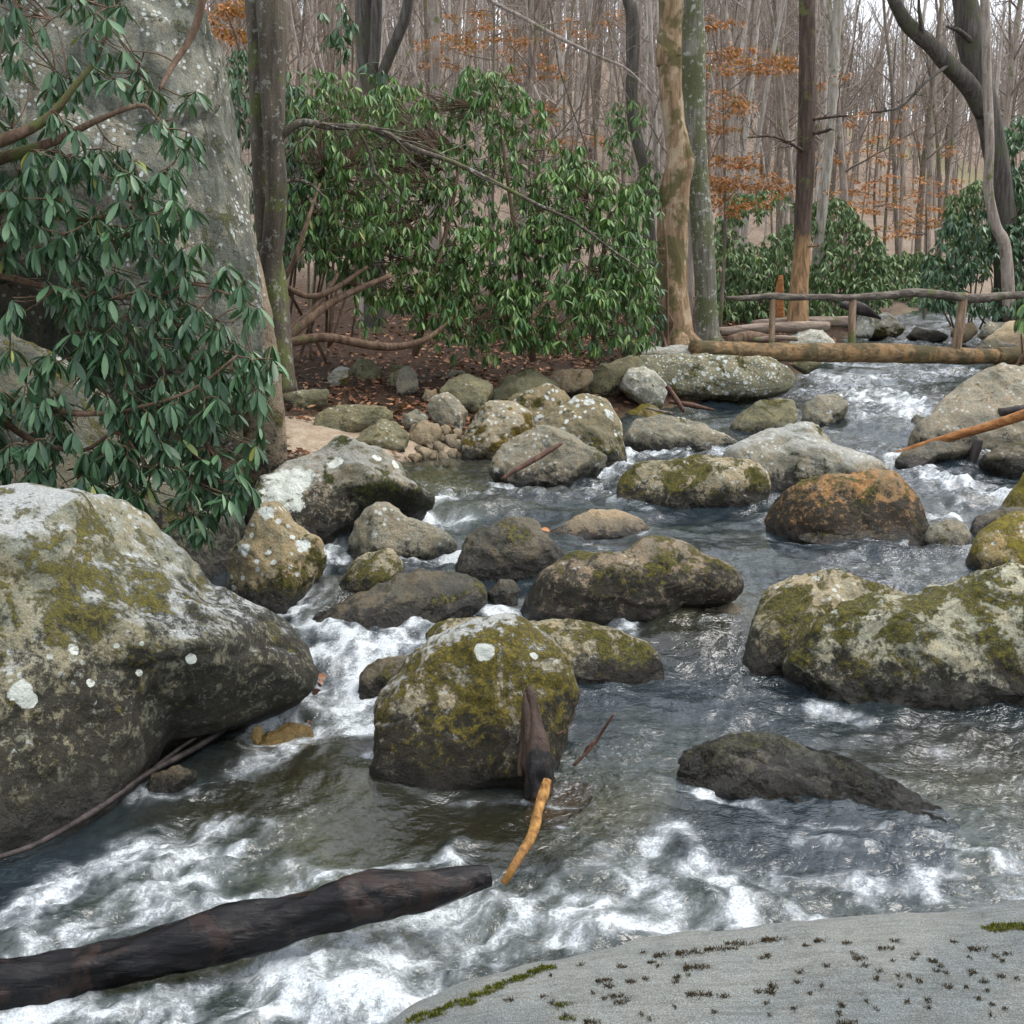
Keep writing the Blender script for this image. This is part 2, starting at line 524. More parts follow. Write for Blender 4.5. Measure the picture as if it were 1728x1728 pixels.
M['bark_beech'] = bark_mat('bark_beech', (.115, .10, .08), (.20, .175, .14), mossamt=.25, lichen=.35)
M['bark_left'] = bark_mat('bark_left', (.075, .062, .045), (.145, .118, .088), mossamt=.35, lichen=.4, streak=9)
M['bark_sycamore'] = bark_mat('bark_sycamore', (.20, .128, .068), (.36, .26, .165), moss=(.045, .04, .012), mossamt=.5, patch=(.44, .36, .25), patchamt=.4)
M['bark_green'] = bark_mat('bark_green', (.12, .115, .085), (.24, .23, .18), moss=(.055, .060, .025), mossamt=.6, lichen=.7)
M['bark_dark'] = bark_mat('bark_dark', (.055, .036, .026), (.12, .085, .065), mossamt=.1, peel=(4.15, (.29, .175, .085)))
M['bark_oak'] = bark_mat('bark_oak', (.060, .052, .043), (.125, .112, .095), moss=(.04, .042, .022), mossamt=.3)
M['bark_pale'] = bark_mat('bark_pale', (.30, .27, .22), (.50, .47, .40), mossamt=.1, patch=(.22, .18, .13), patchamt=.6)
M['bark_far'] = bark_mat('bark_far', (.24, .195, .158), (.38, .325, .275), mossamt=.15, lichen=.3)
M['bark_far_b'] = bark_mat('bark_far_b', (.13, .100, .077), (.235, .19, .152), mossamt=.25, lichen=.2)
M['bark_far_c'] = bark_mat('bark_far_c', (.33, .285, .24), (.51, .45, .395), mossamt=.1, lichen=.4)
M['twig'] = bark_mat('twig', (.175, .135, .105), (.30, .24, .195), mossamt=0)
M['twig_b'] = bark_mat('twig_b', (.27, .225, .185), (.42, .36, .31), mossamt=0)
M['stem'] = bark_mat('stem', (.11, .068, .043), (.21, .14, .095), mossamt=.1)
M['stem_pale'] = bark_mat('stem_pale', (.19, .155, .115), (.32, .27, .21), mossamt=.1)
M['log_wet'] = bark_mat('log_wet', (.0035, .0032, .0038), (.013, .0105, .011), mossamt=0, wet=1.0, patch=(.075, .042, .028), patchamt=.22, axis='x', streak=34)
M['stump'] = bark_mat('stump', (.009, .008, .008), (.036, .030, .029), mossamt=0, wet=.5, patch=(.13, .07, .04), patchamt=.3, streak=30)
M['stick_orange'] = bark_mat('stick_orange', (.27, .13, .032), (.52, .29, .085), mossamt=0, wet=.4, patch=(.13, .06, .02), patchamt=.45, streak=30)
M['stick_red'] = bark_mat('stick_red', (.085, .042, .028), (.19, .105, .07), mossamt=0, wet=.3)
M['stick_dark'] = bark_mat('stick_dark', (.030, .024, .022), (.075, .06, .055), mossamt=0, wet=.5)
M['plank'] = bark_mat('plank', (.27, .11, .035), (.46, .22, .085), mossamt=0, axis='x', streak=20)
M['bridge_log'] = bark_mat('bridge_log', (.13, .085, .04), (.29, .20, .11), moss=(.035, .03, .012), mossamt=.45, patch=(.30, .165, .065), patchamt=.45, axis='x', streak=16)
M['bridge_rail'] = bark_mat('bridge_rail', (.085, .07, .055), (.22, .19, .155), mossamt=.1, axis='x', streak=16)
M['bridge_post'] = bark_mat('bridge_post', (.21, .14, .085), (.38, .285, .195), mossamt=.1)
M['far_log'] = bark_mat('far_log', (.19, .14, .105), (.36, .29, .235), mossamt=.15, axis='x', streak=16)
M['rhodo'] = leaf_mat('rhodo', (.022, .058, .026), (.048, .110, .050), (.10, .18, .080), .40, .5)
M['rhodo_near'] = leaf_mat('rhodo_near', (.016, .048, .020), (.044, .108, .048), (.110, .205, .095), .44, .5)
M['rhodo_mid'] = leaf_mat('rhodo_mid', (.028, .080, .018), (.070, .160, .036), (.17, .27, .065), .42, .5)
M['rhodo_far'] = leaf_mat('rhodo_far', (.050, .095, .036), (.10, .175, .065), (.19, .27, .10), .45, .35)
M['beech_leaf'] = leaf_mat('beech_leaf', (.24, .075, .026), (.44, .16, .055), (.58, .28, .12), .6, .2, tr=.3)
M['litter'] = leaf_mat('litter', (.06, .028, .017), (.19, .080, .038), (.42, .22, .11), .6, .25, tr=.05)
M['leaf_yellow'] = leaf_mat('leaf_yellow', (.30, .30, .03), (.42, .42, .05), (.5, .5, .08), .5, .3)
M['moss_tuft'] = leaf_mat('moss_tuft', (.022, .018, .010), (.050, .036, .022), (.11, .065, .042), .9, .1)
M['moss_green'] = leaf_mat('moss_green', (.035, .045, .008), (.09, .10, .014), (.20, .19, .03), .9, .1)

# rock skins
M['r_front'] = rock_mat('r_front', (.125, .142, .160), (.195, .215, .232), tan=.12, tanc=(.30, .28, .24), moss=.0, dark=0, lich=.0, band=.30, speck=.85, bumpd=.045, grain=300.0)
M['r_cliff'] = rock_mat('r_cliff', (.115, .13, .12), (.25, .265, .25), tan=.4, tanc=(.31, .28, .24), moss=.34, up=0, dark=0, lich=.55, speck=.6, streak=.55, mossc=((.02, .025, .012), (.06, .065, .025), (.15, .15, .05)))
M['r_shade'] = rock_mat('r_shade', (.085, .095, .085), (.18, .19, .165), tan=.3, moss=.35, dark=.1, lich=.4)  # darker rock colour with the shade under the overhang put into it
M['r_rib'] = rock_mat('r_rib', (.20, .165, .13), (.29, .245, .20), tan=.4, tanc=(.34, .25, .19), moss=.3, up=0, dark=.12, lich=.4, mossc=((.03, .035, .012), (.08, .075, .02), (.16, .13, .03)))
M['r_green'] = rock_mat('r_green', (.15, .15, .10), (.24, .235, .165), tan=.4, tanc=(.27, .24, .15), moss=.30, dark=.12, lich=.2)
M['r_grey'] = rock_mat('r_grey', (.19, .19, .165), (.30, .295, .26), tan=.4, tanc=(.32, .26, .18), moss=.22, dark=.2, lich=.45)
M['r_lichen'] = rock_mat('r_lichen', (.19, .175, .125), (.30, .275, .20), tan=.5, tanc=(.33, .25, .14), moss=.38, up=-.4, dark=.2, lich=1.0, lscale=4.5)
M['r_moss'] = rock_mat('r_moss', (.26, .245, .185), (.38, .36, .29), tan=.5, tanc=(.36, .29, .19), moss=.56, up=.1, dark=.38, lich=.5)
M['r_yellow'] = rock_mat('r_yellow', (.22, .19, .11), (.34, .31, .21), tan=.5, tanc=(.36, .25, .08), moss=.60, up=.4, dark=.2, lich=.4, mossc=((.05, .045, .006), (.16, .13, .015), (.30, .24, .03)))
M['r_dark'] = rock_mat('r_dark', (.15, .135, .105), (.29, .25, .20), tan=.5, tanc=(.34, .26, .20), moss=.42, up=.8, dark=.62, lich=.25)
M['r_wet'] = rock_mat('r_wet', (.055, .054, .045), (.115, .11, .09), tan=.4, tanc=(.17, .13, .075), moss=.34, up=.3, dark=.5, lich=.1, gloss=.45)
M['r_orange'] = rock_mat('r_orange', (.21, .15, .09), (.31, .22, .13), tan=.7, tanc=(.38, .20, .08), moss=.34, up=.9, dark=.66, lich=.1)
M['r_slab'] = rock_mat('r_slab', (.21, .215, .195), (.33, .335, .305), tan=.35, tanc=(.36, .27, .18), moss=.30, up=-.7, dark=.22, lich=.35, topgrey=.5)
M['r_white'] = rock_mat('r_white', (.36, .37, .35), (.55, .56, .53), tan=.2, moss=.2, dark=.1, lich=1.0, lichc=(.72, .75, .72))
M['r_pebble'] = rock_mat('r_pebble', (.33, .28, .21), (.48, .42, .33), tan=.5, tanc=(.45, .33, .20), moss=.0, dark=0, lich=0)
M['r_stone_tan'] = rock_mat('r_stone_tan', (.30, .25, .18), (.40, .34, .26), tan=.5, tanc=(.38, .28, .18), moss=.14, dark=.15, lich=.15)
M['r_amber'] = rock_mat('r_amber', (.24, .17, .07), (.36, .26, .11), tan=.5, tanc=(.50, .33, .10), moss=.0, dark=0, lich=0)
M['r_red'] = rock_mat('r_red', (.36, .16, .10), (.46, .23, .16), tan=.4, tanc=(.50, .26, .14), moss=0, dark=0, lich=0)

# ------------------------------------------------------------------ structure: ground
def grid_faces(nr, nc, keep=None):
    i = np.arange(nr - 1)[:, None] * nc + np.arange(nc - 1)[None, :]
    F = np.stack([i, i + 1, i + nc + 1, i + nc], -1).reshape(-1, 4)
    return F if keep is None else F[keep]


def add_attr(me, name, vals):
    a = me.attributes.new(name, 'FLOAT', 'POINT')
    a.data.foreach_set('value', np.asarray(vals, np.float32).ravel())


nr, nc = 290, 210
s = np.linspace(0, 1, nr)
Yg = -6 + 8 * (np.exp(s * math.log(46)) - 1)
Ug = np.linspace(-1, 1, nc); Ug = .85 * np.sign(Ug) * np.abs(Ug) ** 1.25
GY = np.repeat(Yg[:, None], nc, 1)
GX = Ug[None, :] * (GY + 16)
GZ = terrain(GX, GY)
me = make_mesh('ground', np.stack([GX, GY, GZ], -1).reshape(-1, 3), grid_faces(nr, nc))
dB = bank_d(GX, GY)
add_attr(me, 'bed', sstep(.12, -.12, dB))
sx, sy = at(540, 742, 13.6)[:2]
sandm = np.exp(-(((GX - sx + .05) / .9) ** 2 + ((GY - sy) / .8) ** 2)) + .75 * np.exp(-(((GX + .75) / .8) ** 2 + ((GY - 13.9) / .5) ** 2))
add_attr(me, 'sand', sandm)
add_attr(me, 'hill', sstep(24, 48, GY))
ground = link('ground', me, M['ground'])
tag(ground, kind='structure')

# ------------------------------------------------------------------ rocks
def ico(level):
    ph = (1 + 5 ** .5) / 2
    V = np.array([(-1, ph, 0), (1, ph, 0), (-1, -ph, 0), (1, -ph, 0), (0, -1, ph), (0, 1, ph), (0, -1, -ph), (0, 1, -ph), (ph, 0, -1), (ph, 0, 1), (-ph, 0, -1), (-ph, 0, 1)], float)
    F = np.array([(0, 11, 5), (0, 5, 1), (0, 1, 7), (0, 7, 10), (0, 10, 11), (1, 5, 9), (5, 11, 4), (11, 10, 2), (10, 7, 6), (7, 1, 8), (3, 9, 4), (3, 4, 2), (3, 2, 6), (3, 6, 8), (3, 8, 9), (4, 9, 5), (2, 4, 11), (6, 2, 10), (8, 6, 7), (9, 8, 1)])
    V /= np.linalg.norm(V, axis=1)[:, None]
    for _ in range(level):
        E = np.concatenate([F[:, [0, 1]], F[:, [1, 2]], F[:, [2, 0]]])
        E.sort(axis=1)
        U, inv = np.unique(E, axis=0, return_inverse=True)
        inv = inv.ravel()
        mid = V[U].mean(1); mid /= np.linalg.norm(mid, axis=1)[:, None]
        m = len(F); a, b, c_ = inv[:m] + len(V), inv[m:2 * m] + len(V), inv[2 * m:] + len(V)
        V = np.vstack([V, mid])
        F = np.concatenate([np.stack([F[:, 0], a, c_], 1), np.stack([F[:, 1], b, a], 1), np.stack([F[:, 2], c_, b], 1), np.stack([a, b, c_], 1)])
    return V, F


ICO = {k: ico(k) for k in (3, 4, 5, 6)}
ROCKS = []      # footprints for the water: x, y, rx, ry
_seed = [100]


def vnormals(V, F):
    fn = np.cross(V[F[:, 1]] - V[F[:, 0]], V[F[:, 2]] - V[F[:, 0]])
    N = np.zeros_like(V)
    for k in range(3):
        np.add.at(N, F[:, k], fn)
    return N / (np.linalg.norm(N, axis=1)[:, None] + 1e-12)


def rock(name, label, outline, mat, level=5, lean=32, yaw=0.0, front=.30, back=.62, base=None, land=False, Y=None, sub=.20,
         facets=8, rough=1.0, e=.86, group='boulders along the mountain stream', cat='boulder', foot=True, spots=None, parent=None, creases=0.010, dz=0.0, tall=None, wl=None, chain=0.0):
    _seed[0] += 1
    rng = np.random.default_rng(_seed[0])
    O = np.array(outline, float)
    bx = O[:, 0].mean(); by = O[:, 1].max()
    if base is not None:
        bx, by = base
    if Y is not None: B = at(bx, by, Y)
    elif land: B = on_land(bx, by)
    else: B = on_water(bx, by, dz)
    L, yw = R(lean), R(yaw)
    u = np.array([math.cos(yw), math.sin(yw), 0])
    hb_ = np.array([-math.sin(yw), math.cos(yw), 0])           # horizontal, away
    v = hb_ * math.sin(L) + np.array([0, 0, math.cos(L)])
    n = -hb_ * math.cos(L) + np.array([0, 0, math.sin(L)])
    ab = []
    for px, py in O:
        r = ray(px, py)
        tt = np.dot(B - CAM, n) / np.dot(r, n)
        q = CAM + r * tt - B
        ab.append((q @ u, q @ v))
    ab = np.array(ab)
    H = ab[:, 1].max() - ab[:, 1].min(); W = ab[:, 0].max() - ab[:, 0].min()
    lo = ab[:, 1] < ab[:, 1].min() + .16 * H
    ab[lo, 1] -= sub * H + .05
    if chain:
        il, ir = ab[:, 0].argmin(), ab[:, 0].argmax()
        line = ab[il, 1] + (ab[:, 0] - ab[il, 0]) / (ab[ir, 0] - ab[il, 0]) * (ab[ir, 1] - ab[il, 1])
        low = (ab[:, 1] < line + .02) & ~lo
        ab[low, 1] -= chain
    cen = np.array([(ab[:, 0].max() + ab[:, 0].min()) / 2, (ab[:, 1].max() + ab[:, 1].min()) / 2])
    # radial outline
    th = np.linspace(-math.pi, math.pi, 361)[:-1]
    D = np.stack([np.cos(th), np.sin(th)], 1)
    rad = np.zeros(360)
    A = ab - cen; Bp = np.roll(A, -1, 0)
    for k in range(len(A)):
        ed = Bp[k] - A[k]
        den = D[:, 0] * ed[1] - D[:, 1] * ed[0]
        with np.errstate(divide='ignore', invalid='ignore'):
            tt = (A[k, 0] * ed[1] - A[k, 1] * ed[0]) / den
            s_ = (A[k, 0] * D[:, 1] - A[k, 1] * D[:, 0]) / den
        ok = (tt > 0) & (s_ >= -1e-6) & (s_ <= 1 + 1e-6)
        rad = np.where(ok, np.maximum(rad, tt), rad)
    kk = np.exp(-.5 * (np.arange(-12, 13) / 4.0) ** 2); kk /= kk.sum()
    rad = np.convolve(np.concatenate([rad[-12:], rad, rad[:12]]), kk, 'valid')
    rad = np.concatenate([rad, rad[:1]])
    S, F = ICO[level]
    S = S.copy()
    for _ in range(facets):
        d = rng.normal(size=3); d[2] = abs(d[2]) + .35; d /= np.linalg.norm(d)
        h = rng.uniform(.66, .92)
        ex = np.maximum(S @ d - h, 0)
        S -= d * (ex * .90)[:, None]
    r0 = np.hypot(S[:, 0], S[:, 1])
    theta = np.arctan2(S[:, 1], S[:, 0])
    Rt = np.interp(theta, np.linspace(-math.pi, math.pi, 361), rad)
    rr = r0 ** e
    size = min(W, H * 1.3)
    dep = np.where(S[:, 2] > 0, front, back) * size
    pz = np.sign(S[:, 2]) * np.abs(S[:, 2]) ** e * dep
    px_ = cen[0] + np.cos(theta) * rr * Rt
    py_ = cen[1] + np.sin(theta) * rr * Rt
    V = B + px_[:, None] * u + py_[:, None] * v + pz[:, None] * n
    N = vnormals(V, F)
    if (N * (V - V.mean(0))).sum() < 0: N = -N; F = F[:, ::-1]
    Q = V / size
    off = rng.uniform(0, 50, 3)
    disp = fbm(Q * 1.6 + off, 3) * .045 + (1 - np.abs(perlin(Q * 3.1 + off + 9)) * 2) * .014
    disp += fbm(Q * 7 + off, 3, .6) * .017 - np.abs(perlin(Q * 5 + off + 70)) * .012
    if level >= 5:
        disp += fbm(Q * 24 + off, 2, .6) * .0038
    if creases:
        cr = np.abs(perlin(Q * np.array([1.5, 1.5, 2.6]) + off + 31) + .35 * perlin(Q * 5 + off))
        disp -= creases * np.exp(-(cr / .05) ** 2)
    V = V + N * (disp * size * rough)[:, None]
    o = B.copy(); o[2] = V[:, 2].min()
    me = make_mesh(name, V - o, F)
    if spots:
        pts = []
        ctr = V - CAM
        dist = np.linalg.norm(ctr, axis=1)
        for sx_, sy_, spx in spots:
            rd = ray(sx_, sy_); rd /= np.linalg.norm(rd)
            ca = ctr @ rd / dist
            cand = np.argsort(-ca)[:40]
            best = cand[np.argmin(dist[cand])]
            pts.append((*V[best], spx * dist[best] / FOC))
        mat = mat(pts)
    ob = link(name, me, mat, parent, o)
    zc = V[:, 2]
    ob['waterline'] = float(wz(B[1]) if wl is None else wl) if not land else float(zc.min() + .15 * (zc.max() - zc.min()))
    ob['tall'] = float(tall if tall else max(.15, zc.max() - ob['waterline']))
    if parent is None:
        tag(ob, label, cat, group)
    if foot and not land:
        m = np.abs(V[:, 2] - wz(V[:, 1])) < .12
        if m.any():
            w = V[m]
            ROCKS.append((w[:, 0].mean(), w[:, 1].mean(), max(.08, (w[:, 0].max() - w[:, 0].min()) / 2), max(.08, (w[:, 1].max() - w[:, 1].min()) / 2)))
    return ob


G1, G2, G3 = 'boulders in the rushing water', 'stones on the leaf-strewn bank', 'small pale cobbles by the pool'

# the slab the photograph is taken from
front_slab = rock('foreground_slab', 'smooth banded grey rock slab with moss tufts in the bottom corner', [(640, 1760), (700, 1715), (800, 1676), (960, 1640), (1110, 1612), (1290, 1587), (1480, 1574), (1640, 1560), (1760, 1552), (1950, 1550), (2300, 1600), (2500, 1900), (2300, 2300), (1500, 2450), (800, 2300), (560, 1900)],
     M['r_front'], level=6, lean=78, base=(1200, 1640), Y=2.62, front=.10, back=.34, sub=.05, facets=0, rough=.30, e=.8, creases=.006, cat='rock', group=None, foot=False, wl=-.5, tall=2)

# the giant boulder on the far left: overhanging upper mass, lower block, tan rib
rock('giant_boulder', 'towering lichen-streaked grey boulder behind the hanging rhododendron', [(-420, -420), (260, -420), (318, -60), (340, 0), (372, 90), (398, 190), (408, 300), (418, 400), (440, 520), (452, 640), (440, 740), (380, 720), (330, 650), (250, 600), (160, 520), (90, 470), (-60, 440), (-420, 420)],
     M['r_cliff'], level=5, lean=6, yaw=14, Y=11.2, base=(300, 720), front=.18, back=.5, sub=.0, facets=4, rough=.8, e=.7, foot=False, wl=.2, tall=5, creases=.03, group=None)
rock('hollow_wall', 'rock wall coloured dark as the shade of the hollow beneath the giant boulder', [(-460, 300), (200, 300), (330, 400), (420, 560), (440, 760), (420, 900), (200, 960), (-460, 980)],
     M['r_shade'], level=4, lean=6, yaw=10, Y=12.6, base=(300, 900), front=.05, back=.3, sub=.05, facets=4, rough=.8, foot=False, wl=.2, tall=5, group=None)  # added to fill the gap; its dark colour stands for the hollow's shade
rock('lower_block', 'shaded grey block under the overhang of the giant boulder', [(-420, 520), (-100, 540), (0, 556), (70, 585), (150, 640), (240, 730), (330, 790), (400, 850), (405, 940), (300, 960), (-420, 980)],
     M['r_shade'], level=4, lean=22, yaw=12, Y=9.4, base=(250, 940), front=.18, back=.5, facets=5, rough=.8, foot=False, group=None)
rock('tan_rib', 'tan upright rib of rock at the edge of the giant boulder', [(402, 320), (415, 330), (432, 420), (455, 510), (472, 610), (482, 700), (478, 752), (440, 770), (410, 740), (412, 600), (405, 450)],
     M['r_rib'], level=4, lean=4, yaw=10, Y=11.6, base=(450, 760), front=.5, back=.9, facets=2, rough=.5, e=.9, foot=False, wl=.4, tall=3, group=None)

def lboulder(pts):
    return rock_mat('r_left', (.16, .175, .15), (.25, .27, .235), tan=.45, tanc=(.31, .27, .18), moss=.40, up=.1, dark=.52, lich=.25, topgrey=.9, spots=pts, mossc=((.03, .032, .010), (.10, .09, .02), (.21, .18, .04)))
rock('bank_boulder', 'huge grey-green boulder with white lichen spots at the left edge', [(-330, 900), (-150, 856), (0, 849), (80, 842), (165, 841), (205, 860), (262, 902), (330, 950), (372, 998), (440, 1030), (480, 1060), (515, 1100), (538, 1140), (530, 1165), (470, 1192), (400, 1215), (310, 1265), (240, 1318), (150, 1382), (60, 1432), (-40, 1470), (-330, 1560)],
     lboulder, level=6, lean=34, yaw=36, base=(300, 1290), front=.26, back=.5, sub=.06, facets=4, rough=.75, creases=.012, e=.78, group=None,
     spots=[(30, 1165, 20), (58, 1194, 14), (335, 1115, 9), (207, 1090, 6), (252, 1087, 5), (130, 1085, 10), (244, 1135, 6), (165, 1145, 7)])

def cboulder(pts):
    return rock_mat('r_centre', (.25, .24, .185), (.38, .36, .30), tan=.5, tanc=(.36, .30, .20), moss=.70, up=-.35, dark=.44, lich=.25, topgrey=.8, spots=pts, mossc=((.014, .014, .004), (.085, .070, .010), (.26, .20, .025)))
rock('centre_boulder', 'mossy rounded boulder with a white lichen disc, stump leaning on it', [(628, 1225), (634, 1190), (655, 1150), (690, 1110), (745, 1072), (800, 1052), (870, 1050), (920, 1072), (955, 1105), (976, 1150), (980, 1195), (965, 1235), (940, 1262), (925, 1290), (780, 1300), (670, 1298), (634, 1280)],
     cboulder, level=6, lean=36, front=.34, back=.55, facets=4, rough=.8, group=G1, spots=[(812, 1097, 17), (905, 1101, 8)])

